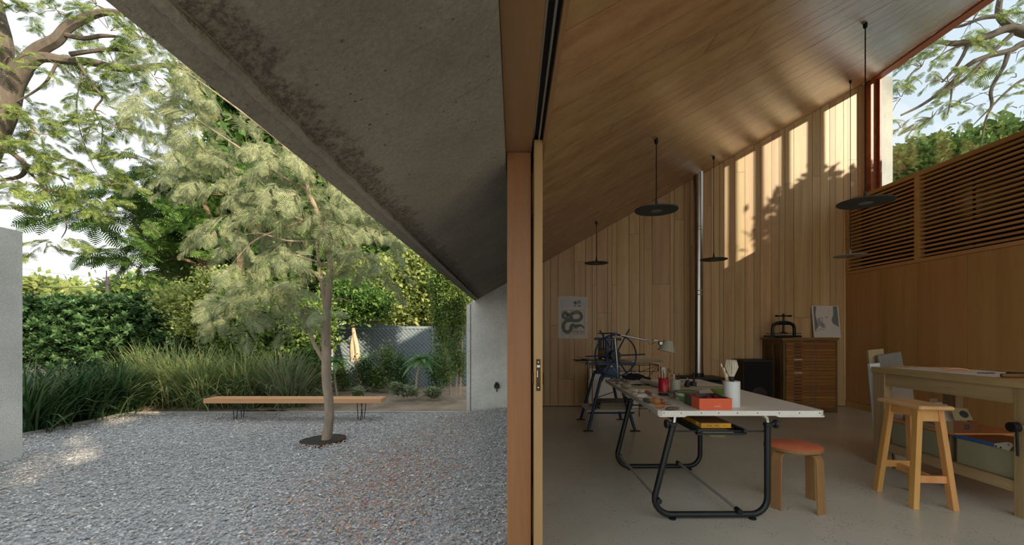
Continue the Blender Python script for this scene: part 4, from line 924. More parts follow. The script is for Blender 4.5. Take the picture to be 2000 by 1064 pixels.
# workbench
X0, X1, Y0, Y1, BT = 3.56, 4.32, 2.975, 4.31, .965
wbn = thing('workbench','heavy timber workbench with a lower shelf by the panelled wall','workbench',((X0+X1)/2,(Y0+Y1)/2,0))
MB().bb((X0-.012,Y0-.01,BT-.052),(X0+.028,Y1+.012,BT)).build('edge_board', M['bench'], wbn)
MB().bb((X0+.0285,Y0+.14,BT-.04),(X1+.01,Y1+.01,BT-.002)).build('top_board', M['benchtop'], wbn)
MB().bb((X0+.0285,Y0-.01,BT-.052),(X1+.01,Y0+.139,BT+.0)).build('vise_jaw', M['benchtop'], wbn)
for x in (X0, X1-.075):
    for y in (Y0, Y1-.125): MB().bb((x,y,0),(x+.075,y+.125,BT-.053)).build('leg', M['benchv'], wbn, bevel=.002)
MB().bb((X0+.008,Y0+.126,.795),(X0+.034,Y1-.126,BT-.053)).build('apron', M['bench'], wbn)
MB().bb((X1-.034,Y0+.126,.795),(X1-.008,Y1-.126,BT-.053)).build('apron', M['bench'], wbn)
MB().bb((X0+.008,Y0+.126,.165),(X0+.034,Y1-.126,.245)).build('shelf_rail', M['bench'], wbn)
MB().bb((X1-.034,Y0+.126,.165),(X1-.008,Y1-.126,.245)).build('shelf_rail', M['bench'], wbn)
MB().bb((X0+.036,Y0+.12,.225),(X1-.036,Y1-.03,.245)).build('shelf', M['benchtop'], wbn)
vi = thing('bench_vise','dark iron bench vise screw with a hanging bar on the near bench leg','vise',(3.50,3.03,.62))
MB().tube([(3.46,3.03,.645),(3.559,3.03,.645)], .020, 16).build('screw', M['chrome'], vi, smooth=True)
MB().tube([(3.455,3.03,.645),(3.50,3.03,.645)], [.034,.036], 16).build('head', M['blackm'], vi, smooth=True)
MB().tube([(3.478,3.012,.66),(3.478,3.005,.45)], .008, 8).build('bar', M['blackm'], vi)
# archive boxes on the shelf
def abox(label, y0, y1, h, name='archive_box'):
    t = thing(name, label, 'box', (3.78,(y0+y1)/2,.246))
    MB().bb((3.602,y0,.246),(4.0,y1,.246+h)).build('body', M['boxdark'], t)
    MB().bb((3.598,y0+.012,.250),(3.6015,y1-.012,.246+h-.006)).build('front_panel', M['boxgreen'], t, bevel=.001)
    MB().bb((3.596,y0,.246),(3.601,y0+.010,.246+h)).build('corner_edge', M['stove'], t)
abox('grey green archive box on the bench shelf under the blue edged cutter', 3.12, 3.545, .205)
abox('grey green archive box on the bench shelf behind the tall stool', 3.60, 4.16, .215)
o = MB().bb((3.60,3.555,.462),(4.22,4.175,.480)).build('shelf_board', M['benchtop'], None); tag(o,'loose honey coloured board lying across the far archive box','board')
o = MB().bb((4.02,3.22,.246),(4.2,3.54,.43)).build('wooden_box', M['bench'], None); tag(o,'plain wooden box at the back of the bench shelf near the vise leg','box')
pcu = thing('paper_cutter','brown board paper cutter with a blue edge on the near archive box','paper cutter',(3.8,3.3,.452))
MB().bb((3.60,3.125,.452),(3.98,3.55,.470)).build('board', M['brown'], pcu)
MB().bb((3.592,3.24,.452),(3.5995,3.55,.474)).build('blue_edge', M['blue'], pcu)
MB().prism([(3.15,.447),(3.245,.452),(3.245,.476),(3.165,.507),(3.135,.508),(3.12,.495)], 3.580, 3.585, axis=0).build('side_plate', M['plate'], pcu)
for y, z in ((3.232,.460),(3.20,.458)): MB().tube([(3.577,y,z),(3.5795,y,z)], .006, 10).build('slot', M['black'], pcu)
MB().tube([(3.574,3.145,.492),(3.5795,3.145,.492)], .006, 10).build('rivet', M['chrome'], pcu)
# cardboard box full of prints
cb = thing('cardboard_box','shallow open brown cardboard box packed with prints and magazines under the bench','box',(3.73,3.74,.481))
x0, x1, y0, y1, z0 = 3.61, 3.82, 3.57, 3.95, .4805
MB().bb((x0,y0,z0),(x1,y0+.004,z0+.092)).build('end_panel', M['brown'], cb)
MB().bb((x0,y0+.004,z0),(x0+.004,y1,z0+.085)).bb((x1-.004,y0+.004,z0),(x1,y1,z0+.085)).bb((x0+.004,y1-.004,z0),(x1-.004,y1,z0+.085)).bb((x0+.004,y0+.004,z0),(x1-.004,y1-.004,z0+.004)).build('tray', M['kraft'], cb)
MB().bb((x0+.085,y0-.0008,z0+.028),(x0+.125,y0,z0+.068)).build('stamp', M['ink'], cb); MB().bb((x0+.098,y0-.0014,z0+.040),(x0+.112,y0-.0008,z0+.055)).build('stamp_centre', M['brown'], cb)
text('Tinta', (x0-.0006,y0+.20,z0+.03), .045, M['ink'], cb, (PI/2,0,-PI/2))
pm = [M['paper'],M['cream'],plain('pale blue print',(170,190,196),.7,0,.1),M['kraft'],M['paper'],M['grey'],M['cream'],plain('teal print',(110,140,140),.7,0,.15)]
for q in range(12):
    yy = y0+.03+q*.026; hh2 = .20-.004*(q % 3); lean = .75-.06*q
    o = MB().box((x0+.105,yy+.5*hh2*math.sin(lean)*.9,z0+.006+.5*hh2*math.cos(lean)),(.185,.006,hh2),(-lean,0,0)).build('print', pm[q % 8], None)
    tag(o,['white','cream','pale blue','kraft','white','grey','cream','teal'][q % 8]+' print in the cardboard box, '+['first','second','third','fourth','fifth','sixth','seventh','eighth','ninth','tenth','eleventh','twelfth'][q]+' from the stamped end','print','prints in the cardboard box')
o = MB().prism([(x0+.02,z0+.10),(x0+.17,z0+.10),(x0+.165,z0+.20),(x0+.03,z0+.21)], y0+.012, y0+.016).build('block_print', M['kraft'], None); o.rotation_euler = (-.45,0,0); tag(o,'kraft sheet with a dark block print at the front of the cardboard box','print')
mbp = MB().rock((0,0,0),(.07,.003,.06),5,9).build('ink_block', M['ink'], o, world=False); mbp.location = (.02,-.004,.05)
hk = MB().prism([(x0+.08,z0+.18),(x0+.16,z0+.18),(x0+.155,z0+.235),(x0+.09,z0+.235)]+[], y0+.30, y0+.305).build('tag_card', M['kraft'], None); tag(hk,'kraft card with a hanging hole standing at the back of the cardboard box','card')
for q, (nm, zt, mt, lb) in enumerate((('book',.025,M['grey'],'grey book at the bottom of the small pile behind the tall stool'),('book',.05,M['kraft'],'buff book on top of the small pile behind the tall stool'))):
    o = MB().rbox((3.80,4.08,.481+.0125+.0255*q),(.20,.13,.024),.003,(0,0,.04*q)).build('book', mt, None); tag(o, lb, 'book')
for q in range(4):
    o = MB().rbox((3.655+.0,3.98+.0,.481+.07),(.03,.022,.14),.002).build('book', [M['red'],M['paper'],M['grey'],M['orange']][q], None); o.location.x += q*.033
    tag(o, ['thin red','white','grey','orange spined'][q]+' book upright on the loose board under the bench', 'book')
# things leaning beyond the far end of the bench
def leanboard(label, x, w2_, h, th2, lean, mat, y=4.45, name='leaning_board'):
    o = MB().box((0,0,h/2),(w2_,th2,h)).build(name, mat, None, world=True); off = o.location.copy(); o.location = (x, y, .004); o.rotation_euler = (0,lean,0); tag(o, label, 'board'); return o
leanboard('white board leaning behind the far bench leg',3.98,.26,.93,.02,-.12,M['paper'],4.40)
leanboard('olive grey board leaning behind the far end of the bench',4.02,.24,1.10,.03,-.17,M['grey'],4.46)
leanboard('kraft cardboard sheet rising highest above the far end of the bench',3.86,.16,1.13,.025,-.10,M['kraft'],4.52)
leanboard('short white card roll end sticking up at the far corner of the bench',3.70,.10,.995,.03,-.09,M['cream'],4.37)
# on the bench top
sheet('work_sheet','large pale paper sheet covering the bench top',(3.93,3.78),(.55,.92),0,M['paper'],BT-.0015,.0015)
tq = thing('drawing_square','long thin wooden strip with a curved pear wood handle across the bench','drawing tool',(3.8,3.9,BT))
MB().box((3.86,4.05,BT+.014),(.014,.62,.006),(0,0,.55)).build('strip', M['pencil'], tq)
hp1 = [(3.98-.24+.02*i, 3.80-.012*i, BT+.012+.016*math.sin(i/8*PI)) for i in range(9)]
MB().tube(hp1, [.006,.007,.008,.009,.009,.008,.007,.006,.004], 10).build('handle', plain('orange pear wood',(214,140,86),.4,0,.08), tq, smooth=True)
o = MB().tube([(3.66,3.27,BT+.016),(3.69,3.26,BT+.016),(4.05,3.24,BT+.016)], [.014,.016,.016], 14).build('rolling_pin', M['oakdark'], None, smooth=True); tag(o,'dark wooden rolling stick at the near end of the bench','rolling pin')
o = MB().rbox((3.97,3.42,BT+.012),(.12,.09,.024),.005).build('soap_block', M['pressgreen'], None); tag(o,'small dark green block near the vise end of the bench','block')
for q in range(7):
    o = MB().tube([(3.80+.02*q,3.57+.012*(q % 3),BT+.004),(3.815+.02*q,3.58-.01*(q % 2),BT+.008),(3.83+.02*q,3.57,BT+.004)], .003, 5).build('twig', M['ink'], None); tag(o,'small dark twig in the row on the bench paper','twig','dark twigs on the bench paper')
sheet('strip_card','narrow wooden batten along the back edge of the bench top',(4.28,3.70),(.04,.75),0,M['pencil'],BT+.0,.012,cat='batten')

# ------------------------------------------------------------------ etching press at the back
ep = thing('etching_press','blue grey etching press on splayed legs with a big spoked hand wheel','press',(1.3,6.1,0))
for (fx, fy, tx, ty) in ((.98,5.75,1.17,5.86),(1.60,5.75,1.40,5.86),(1.0,6.52,1.17,6.38),(1.60,6.52,1.42,6.38)):
    MB().tube([(fx,fy,.012),(tx,ty,.70),(tx+(.03 if tx < 1.3 else -.03),ty,.73)], .020, 10).build('leg', M['bluep'], ep, smooth=True)
    MB().rbox((fx,fy,.006),(.13,.05,.010),.003).build('foot_plate', M['corten'], ep)
for y in (5.86, 6.38):
    MB().tube([(1.17,y,.73),(1.42,y,.73)], .022, 10).build('cross_tube', M['bluep'], ep, smooth=True)
    MB().rbox((1.30,y,.885),(.66 if y < 6 else .70,.05,.036),.004).build('bed_beam', M['bluep'], ep)
    MB().bb((1.235,y-.022,.70),(1.285,y+.022,1.215)).build('side_post', M['bluep'], ep, bevel=.003); MB().bb((1.335,y-.022,.70),(1.385,y+.022,1.20)).build('side_post', M['bluep'], ep, bevel=.003)
    MB().bb((1.20,y-.026,.70),(1.42,y+.026,.84)).build('cheek_plate', M['bluep'], ep, bevel=.003)
    MB().rbox((1.31,y,1.215),(.26,.055,.035),.006).build('head_beam', M['bluep'], ep)
    MB().tube([(1.31,y,1.03),(1.31,y,1.30)], .011, 10).build('pressure_screw', M['blackm'], ep, smooth=True)
    MB().tube([(1.23,y,1.295),(1.39,y,1.295)], .009, 8).build('cross_handle', M['bluep'], ep)
MB().bb((1.02,6.36,1.205),(1.60,6.40,1.235)) 
MB().tube([(1.31,5.86,1.01),(1.31,6.38,1.01)], .075, 28).build('roller', M['roller'], ep, smooth=True)
MB().tube([(1.31,5.86,.80),(1.31,6.38,.80)], .075, 28).build('roller', M['roller'], ep, smooth=True)
MB().bb((.86,5.90,.905),(2.03,6.34,.917)).build('bed', M['kraft'], ep, bevel=.002)
for x in (1.02,1.60):
    for y in (5.87,6.37): MB().tube([(x,y-.018,.905),(x,y+.018,.905)], .022, 12).build('guide_wheel', M['pale'], ep, smooth=True)
MB().tube([(1.17,5.86,.40),(1.06,6.44,.20)], .006, 6).build('brace_rod', M['bluep'], ep); MB().tube([(1.10,5.83,.43),(1.47,6.42,.43)], .006, 6).build('brace_rod', M['bluep'], ep)
wc = Vector((1.33,5.70,1.005)); Rw = .27
wh = MB().tube([(wc.x+Rw*math.cos(a2), wc.y, wc.z+Rw*math.sin(a2)) for a2 in np.linspace(0,2*PI,49)[:-1]], .010, 8, False, 0, True).build('hand_wheel', M['bluep'], ep, smooth=True)
for a2 in (62, 122, 182): 
    ca, sa = math.cos(math.radians(a2)), math.sin(math.radians(a2)); MB().tube([(wc.x-ca*.39,wc.y+.012,wc.z-sa*.39),(wc.x+ca*.39,wc.y+.012,wc.z+sa*.39)], .010, 8).build('spoke', M['bluep'], wh, smooth=True)
MB().tube([(wc.x,wc.y-.02,wc.z),(wc.x,5.85,wc.z)], [.066,.066], 24).build('hub', M['stove'], wh, smooth=True)
MB().bb((.98,5.86,.243),(1.62,6.46,.255)).build('lower_shelf', M['white'], ep)
MB().tube([(.99,5.80,.235),(1.60,5.80,.235)], .012, 8).build('shelf_bar', M['bluep'], ep); MB().tube([(1.0,6.48,.235),(1.60,6.48,.235)], .012, 8).build('shelf_bar', M['bluep'], ep)
for q, (mt, th2, lb) in enumerate(((M['paper'],.012,'lowest pale papers of the stack on the press shelf'),(M['kraft'],.035,'thick buff paper block in the stack on the press shelf'),(M['paper'],.008,'thin pale sheet in the middle of the stack on the press shelf'),(M['grey'],.05,'grey felt blankets on top of the stack on the press shelf'))):
    zb = .256+[0,.013,.049,.058][q]
    o = MB().rbox((1.34+.01*q,6.10-.02*q,zb+th2/2),(.40+(.05 if q != 1 else -.03),.42,th2),.004,(0,0,.02*q-.02)).build('paper_stack', mt, None); tag(o, lb, 'paper', 'stack on the lower shelf of the press')
sheet('bed_paper','buff paper curling up at the left end of the press bed',(1.05,6.12),(.34,.40),PI,M['paper2'],.918,.002,cur=.05)
sheet('bed_paper','light printed sheet on the right end of the press bed',(1.80,6.12),(.50,.42),.06,M['paper'],.918,.003,cur=.008)
# wire rack and leaning boards behind the press
wrk = thing('wire_rack','thin black wire rack standing behind the etching press','rack',(1.75,7.0,0))
for y in (6.78,7.22): MB().tube([(1.22,y,.80),(2.25,y,.80)], .006, 6).build('top_rail', M['black'], wrk)
for x in (1.22,2.25): MB().tube([(x,6.78,.80),(x,7.22,.80)], .006, 6).build('top_rail', M['black'], wrk)
for x in (1.22,1.95,2.25):
    for y in (6.78,7.22): MB().tube([(x,y,.0),(x,y,.80)], .006, 6).build('wire_leg', M['black'], wrk)
MB().tube([(1.95,6.78,.45),(2.25,6.78,.80)], .004, 6).build('wire_brace', M['black'], wrk); MB().tube([(1.95,7.22,.60),(2.25,6.78,.80)], .004, 6).build('wire_brace', M['black'], wrk)
for z in (.70,.12): MB().tube([(1.22,6.78,z),(2.25,6.78,z)], .005, 6).build('wire_rail', M['black'], wrk)
clk = thing('alarm_clock','little twin bell alarm clock on the black wire rack','clock',(1.87,6.74,.62))
MB().tube([(1.90,6.74,.655),(1.90,6.775,.655)], .045, 20).build('case', M['cream'], clk, smooth=True); MB().tube([(1.90,6.735,.655),(1.90,6.74,.655)], .034, 20).build('dial', M['paper2'], clk)
for dx in (-.025,.025): MB().rock((1.90+dx,6.755,.708),(.034,.03,.026),1,10).build('bell', M['chrome'], clk, smooth=True)
bpy.data.objects['alarm_clock'].location.z = .62
o = MB().bb((1.93,6.70,.602),(1.955,6.80,.61)); 
MB().bb((1.80,6.735,.604),(2.0,6.80,.610)).build('small_shelf', M['black'], wrk)
for x0_, x1_, zt, mt, lb in ((1.27,1.66,.70,M['white'],'tallest white board leaning behind the press legs'),(1.24,1.40,.52,M['paper'],'small pale framed board leaning left behind the press legs'),(1.66,2.10,.66,M['paper'],'cream board leaning right behind the press legs')):
    o = MB().bb((x0_,7.30 if x0_ != 1.24 else 7.25,.005),(x1_,7.325 if x0_ != 1.24 else 7.27,zt)).build('pale_board', mt, None); tag(o, lb, 'board')

# ------------------------------------------------------------------ outside: gravel, litter, bench, tree ring
def rotmats(yaw, pitch, roll):
    cy_, sy_ = np.cos(yaw), np.sin(yaw); cp, sp_ = np.cos(pitch), np.sin(pitch); cr_, sr = np.cos(roll), np.sin(roll)
    R = np.empty((len(yaw),3,3))
    R[:,0,0] = cy_*cp; R[:,0,1] = cy_*sp_*sr-sy_*cr_; R[:,0,2] = cy_*sp_*cr_+sy_*sr
    R[:,1,0] = sy_*cp; R[:,1,1] = sy_*sp_*sr+cy_*cr_; R[:,1,2] = sy_*sp_*cr_-cy_*sr
    R[:,2,0] = -sp_; R[:,2,1] = cp*sr; R[:,2,2] = cp*cr_
    return R
def inst(Tv, Tf, pos, R, sc3):
    n = len(pos); k = len(Tv); sc3 = np.asarray(sc3)
    if sc3.ndim == 1: sc3 = np.repeat(sc3[:,None], 3, 1)
    V = np.einsum('nij,nkj->nki', R, Tv[None]*sc3[:,None,:])+pos[:,None,:]
    Fq = Tf[None]+(np.arange(n)*k)[:,None,None]
    return V.reshape(-1,3), Fq.reshape(-1, Tf.shape[1])
octv = np.array([[1,0,0],[.3,.75,.1],[-.8,.5,0],[-.9,-.45,0],[.35,-.8,0],[.1,.05,.42],[0,0,-.4]])*.5
octf = np.array([[0,1,5],[1,2,5],[2,3,5],[3,4,5],[4,0,5]])
NG = 82000
gx = rng.uniform(-6.7, -.02, NG*2); gy = 2.65+(7.6-2.65)*rng.random(NG*2)**.85
ok = (np.abs(gx) < 1.2*gy+.15) & (((gx+2.50)**2+(gy-5.70)**2) > .275**2) & ~((gx < -5.58) & (gy < 5.0)) ; gx = gx[ok][:NG]; gy = gy[ok][:NG]
n = len(gx); s0 = rng.lognormal(math.log(.021), .28, n).clip(.011,.045)
pos = np.stack([gx, gy, gz(gx, gy)-.006+rng.uniform(0,.012,n)], 1)
R = rotmats(rng.uniform(0,2*PI,n), rng.normal(0,.2,n), rng.normal(0,.2,n))
V, Fq = inst(octv, octf, pos, R, np.stack([s0, s0*rng.uniform(.55,.9,n), s0*rng.uniform(.5,.9,n)], 1))
np_mesh('gravel', V, Fq, M['gravel'], None, False); g = bpy.data.objects['gravel']; g['label'] = 'loose grey stone chippings covering the courtyard'; g['category'] = 'gravel'
pn = 4400
px_ = np.concatenate([rng.normal(-1.25,.42,pn), rng.normal(-.75,.35,900)]); py_ = np.concatenate([rng.normal(4.0,1.0,pn), rng.normal(6.6,.8,900)])
px_ = px_+.28*(4.6-py_)*.3; ok = (px_ < -.05) & (py_ > 2.7) & (py_ < 7.55); px_, py_ = px_[ok], py_[ok]; n = len(px_)
pq = np.array([[-1,-.4,0],[1,-.5,.1],[.9,.5,0],[-.8,.45,.15]])*.5; pf = np.array([[0,1,2,3]])
V, Fq = inst(pq, pf, np.stack([px_,py_,gz(px_,py_)+.012],1), rotmats(rng.uniform(0,6.3,n), rng.normal(0,.3,n), rng.normal(0,.3,n)), rng.uniform(.008,.020,n))
np_mesh('leaf_litter', V, Fq, M['petal'], None); g = bpy.data.objects['leaf_litter']; g['label'] = 'tiny orange and rust fallen petals scattered on the gravel'; g['category'] = 'litter'
for px, py, rz in ((803,930,.3),(878,943,1.2),(938,962,2.2),(718,1044,.8)):
    b = onz(px, py, -.08); mb = MB()
    mb.add([(-.028,0,0),(-.010,-.016,.008),(.014,-.012,.004),(.03,0,.010),(.012,.014,.012),(-.012,.012,.004),(0,0,.002)], [(0,1,6),(1,2,6),(2,3,6),(3,4,6),(4,5,6),(5,0,6)])
    o = mb.build('fallen_leaf', M['paper'] if px != 718 else M['lf_lime'], None, world=False); o.location = (b.x, b.y, float(gz(b.x,b.y))+.014); o.rotation_euler = (0,.1,rz)
    tag(o, {803:'pale dry leaf on the gravel, farthest of the three white ones',878:'pale dry leaf on the gravel, middle of the three white ones',938:'pale dry leaf on the gravel, nearest the door frame',718:'yellowish dry leaf on the gravel near the bottom of the view'}[px], 'leaf')
# garden bench
gbn = thing('garden_bench','long low timber plank bench on thin black hairpin legs','bench',(-3.5,7.1,-.1))
MB().bb((-4.98,6.97,.172),(-2.13,7.27,.245)).build('seat_plank', M['teak'], gbn, bevel=.004)
for x in (-4.50,-2.50):
    for y, l2 in ((7.02,0),(7.20,1)):
        MB().tube([(x-.03,y,.175),(x-.012+.01*l2,y-.006,-.11)], .0065, 6).build('leg', M['black'], gbn)
        MB().tube([(x+.05,y,.175),(x+.028,y-.006,-.11)], .0065, 6).build('leg', M['black'], gbn)
    MB().bb((x-.06,6.99,.168),(x+.08,7.25,.1725)).build('mount_plate', M['black'], gbn)
# steel tree ring
tr2 = thing('tree_ring','rusty steel ring edging around the trunk base in the gravel','tree ring',(-2.50,5.70,-.24))
Rt = Matrix.Rotation(0, 3, 'X')
MB().lathe([(.285,-.10),(.285,.14),(.278,.14),(.278,-.10)], 48, (-2.50,5.70,-.228), (0,0,0)).build('rim', M['corten'], tr2, smooth=False)
MB().lathe([(.277,.135),(.277,-.10)], 48, (-2.50,5.70,-.228)).build('inner_face', M['hole'], tr2, smooth=True)
MB().lathe([(.0,0),(.277,0)], 32, (-2.50,5.70,-.205)).build('soil_disc', M['soil'], tr2)
for ch in tr2.children: pass
tr2.rotation_euler = (0, math.radians(-2.5), 0)

# ------------------------------------------------------------------ plants
def frond(npn, L0=.36, ang=52, droop=.25, wid=.05):
    V = []; Fq = []
    def q(a, b, w0):
        a = np.array(a); b = np.array(b); d = b-a; nn2 = np.array([-d[1], d[0], 0]); nn2 = nn2/np.linalg.norm(nn2)*w0/2
        k0 = len(V); V.extend([a-nn2, b-nn2*.5, b+nn2*.5, a+nn2]); Fq.append([k0,k0+1,k0+2,k0+3])
    q((0,0,0),(1,0,-droop), .02)
    for i in range(npn):
        t = (i+.6)/npn; l = L0*(math.sin(PI*min(.97,t*.82+.16)))
        z = -droop*t*t
        for sg in (-1,1):
            a = math.radians(ang); e2 = (t+l*math.cos(a), sg*l*math.sin(a), z-.10*l-.02)
            q((t, 0, z), e2, wid)
    return np.array(V), np.array(Fq)
FR_AC = frond(10, .40, 40, .35, .042); FR_JA = frond(9, .36, 62, .15, .080)
def spray_tpl(FR, nf, fl=.42):
    Vs = []; Fs = []; k0 = 0; r = np.random.default_rng(3)
    for i in range(nf):
        t = i/(nf-1); sg = 1 if i % 2 else -1; yaw = sg*math.radians(60*(1-t)+6); s2 = fl*(.75+.35*math.sin(PI*t))
        R = rotmats(np.array([yaw+r.normal(0,.12)]), np.array([.25+r.normal(0,.18)]), np.array([r.normal(0,.5)]))
        V, Fq = inst(FR[0], FR[1], np.array([[t*.75,0,-.12*t*t]]), R, np.array([s2])); Vs.append(V); Fs.append(Fq+k0); k0 += len(V)
    return np.concatenate(Vs), np.concatenate(Fs)
SP_AC = spray_tpl(FR_AC, 10); SP_JA = spray_tpl(FR_JA, 9, .5)
def leaf_tpl(nl, L0, wd, spread=.5, up=.3, seed=1):
    r = np.random.default_rng(seed); V = []; Fq = []
    for i in range(nl):
        t = i/nl; a = i*2.4; el = r.uniform(-.3,1)*up; d = np.array([math.cos(a)*math.cos(el), math.sin(a)*math.cos(el), math.sin(el)])
        c0 = np.array([r.normal(0,spread*.4), r.normal(0,spread*.4), r.normal(0,spread*.4)]); s2 = np.array([-d[1], d[0], 0]); s2 /= np.linalg.norm(s2)
        k0 = len(V); V.extend([c0, c0+d*L0*.5-s2*wd/2+np.array([0,0,.02]), c0+d*L0, c0+d*L0*.5+s2*wd/2+np.array([0,0,.02])]); Fq.append([k0,k0+1,k0+2,k0+3])
    return np.array(V), np.array(Fq)
ROS = leaf_tpl(9, .75, .32, .05, .7); SPR = leaf_tpl(11, .42, .26, .9, .8, 2); LSM = leaf_tpl(14, .30, .16, 1.1, .9, 4)
def ell(clusters, D, depth, jitter=True):
    """points in ellipsoids given by centre (photo px), radii px, depth and count -> world"""
    P = []; C = []
    for c in clusters:
        px, py, rx, ry, cnt = c[:5]; Dc = c[5] if len(c) > 5 else D; s2 = Dc/F
        v = rng.normal(0, 1, (cnt,3)); v /= np.linalg.norm(v,axis=1)[:,None]; v *= (rng.random(cnt)**.45)[:,None]
        cc = np.array(W(px,py,Dc)); P.append(cc+v*np.array([rx*s2, depth*min(1,rx*s2*1.5), ry*s2])); C.append(np.repeat(cc[None],cnt,0))
    return np.concatenate(P), np.concatenate(C)
def foliage(name, mat, parent, P, C, tpl, smin, smax, mode='out', pitch=.25):
    n = len(P); d = P-C
    yaw = np.arctan2(d[:,1], d[:,0])+rng.normal(0,.8,n) if mode == 'out' else rng.uniform(0,2*PI,n)
    pt = rng.normal(pitch, .3, n) if mode == 'out' else rng.normal(0,.5,n)
    rl2 = rng.normal(0,.45,n) if mode == 'out' else rng.normal(0,.5,n)
    V, Fq = inst(tpl[0], tpl[1], P, rotmats(yaw, pt, rl2), rng.uniform(smin,smax,n))
    return np_mesh(name, V, Fq, mat, parent)
def tree(name, label, base, branches, mat, fol, group=None, cat2='tree', twigs=None):
    t = thing(name, label, cat2, base, group)
    first = True
    for pts, rad in branches:
        p2 = cat([tuple(p)+(r_,) for p, r_ in zip(pts, rad)], 5)
        MB().tube([p[:3] for p in p2], [max(.004,p[3]) for p in p2], 10 if first else 7).build('trunk' if first else 'branch', mat, t, smooth=True); first = False
    for (lm, P, C, tpl, a, b, mode, pit) in fol:
        foliage('foliage', lm, t, P, C, tpl, a, b, mode, pit)
    if twigs is not None:
        mb = MB()
        for p, q, r_ in twigs: mb.tube([p, (Vector(p)+Vector(q))/2+Vector((0,0,.04)), q], [r_, r_*.7, r_*.35], 4, False)
        o = mb.build('twigs', M['twig'], t, smooth=True); o['kind'] = 'stuff'
    return t
def wp(pts, D):  # list of (px,py[,dD])
    return [W(p[0], p[1], D+(p[2] if len(p) > 2 else 0)) for p in pts]
def twg(P, C, k, r=.006, reach=.8):
    idx = rng.choice(len(P), min(k, len(P)), replace=False)
    return [(tuple(C[i]+(P[i]-C[i])*rng.uniform(0,.15)), tuple(C[i]+(P[i]-C[i])*reach), r) for i in idx]

# central feathery tree, standing in the ring
DT = 5.70
cl = [(335,120,55,50,12,6.3),(300,190,60,45,12,6.3),(380,170,60,45,13,6.2),(330,250,70,45,14,6.2),(430,235,70,50,16,6.0),(400,305,70,40,16,6),(485,290,65,40,16,5.9),(350,340,60,35,12,6.1),(525,345,75,45,20,5.7),(440,380,75,40,18,5.8),(570,300,60,45,16,5.6),(590,390,70,40,20,5.4),(500,440,85,45,22,5.7),(430,460,60,40,14,6),(640,350,60,50,16,5.8),(650,420,55,35,14,5.4),(700,400,50,40,13,5.9),(715,455,50,35,12,5.6),(680,485,45,26,9,5.3),(735,520,48,24,10,5.6),(560,500,55,38,13,5.4),(500,535,65,35,14,5.6),(480,590,55,26,12,5.4),(545,570,55,32,13,5.2),(592,605,30,24,6,5.1),(455,622,38,20,6,5.4),(560,200,60,50,10,6),(640,260,60,50,10,5.9),(745,410,40,40,8,5.9)]
P, C = ell(cl, DT, .55)
br = [(wp([(636,872),(641,835),(643,813),(642,780),(638,747),(637,708),(637,649),(638,609),(643,560),(645,500),(643,480)], DT), [.066,.062,.060,.058,.058,.057,.056,.054,.040,.038,.036]),
 (wp([(643,500),(640,460),(630,440),(616,405),(602,370),(597,316),(598,250)], DT), [.036,.034,.032,.028,.026,.022,.016]),
 (wp([(638,610),(632,575),(627,545),(622,510),(617,470,.15)], DT), [.036,.030,.026,.020,.014]),
 (wp([(635,708),(624,690),(612,668),(603,640),(597,620,-.2),(580,602,-.4),(550,592,-.5)], DT), [.032,.028,.024,.022,.018,.012,.008]),
 (wp([(643,520),(610,508,-.1),(585,500,-.1),(540,492)], DT), [.018,.014,.010,.006]),
 (wp([(645,510),(670,505,-.1),(700,503,-.1),(740,510)], DT), [.018,.014,.010,.005]),
 (wp([(645,540),(668,530),(700,545)], DT), [.014,.010,.005]), (wp([(641,590),(665,583),(690,592)], DT), [.014,.010,.004]),
 (wp([(630,440),(660,415),(690,395),(720,380)], DT), [.020,.014,.010,.006]), (wp([(630,440),(590,430),(530,400),(470,380)], DT), [.022,.016,.012,.006]),
 (wp([(605,375),(560,350),(500,310),(440,270),(380,230,.4)], DT), [.022,.018,.014,.010,.006]), (wp([(600,340),(560,290),(500,240),(420,180,.3),(350,130,.5)], DT), [.020,.016,.012,.010,.006]),
 (wp([(617,470),(560,470),(500,455),(440,470)], DT), [.016,.012,.009,.005]), (wp([(590,432),(540,450),(490,475),(450,520)], DT), [.014,.012,.009,.005])]
ct = tree('feathery_tree','slender tree with feathery grey green foliage growing from the steel ring in the gravel',(-2.5,5.7,-.15),br,M['barkmid'],[(M['lf_acacia'],P,C,SP_AC,.30,.50,'out',.45)],None,'tree',twg(P,C,150,.005))
# knot on the trunk
MB().tube([W(637,668,DT-.055)+Vector((.026*math.cos(a2),-.004,.040*math.sin(a2))) for a2 in np.linspace(0,2*PI,17)[:-1]], .007, 6, False, 0, True).build('knot', M['barkmid'], ct, smooth=True)

# big spreading tree at the left
DL = 9.0
cl = [(30,25,50,30,9),(110,20,60,25,8),(190,10,60,25,9),(20,110,35,50,7),(80,110,40,25,5),(215,60,50,22,7),(150,150,45,22,8),(225,130,50,30,10),(280,75,40,40,9),(180,215,45,28,8),(255,190,55,35,12),(230,250,55,25,10),(170,260,40,25,7),(30,215,40,35,10),(70,260,50,30,10),(30,300,40,30,10),(100,310,55,28,11),(160,330,40,22,7),(50,360,50,25,10),(110,375,60,22,9),(30,410,35,20,6),(175,395,45,18,6),(215,360,35,18,5),(90,480,40,14,5),(60,500,20,10,2),(130,470,30,14,3),(300,150,50,35,9),(270,310,40,25,7),(330,60,40,40,6),(215,420,50,16,6),(-30,200,40,150,12),(-60,60,60,80,10)]
cl = [(c[0],c[1],c[2],c[3],int(c[4]*1.7)) for c in cl]
P, C = ell(cl, DL, 1.1)
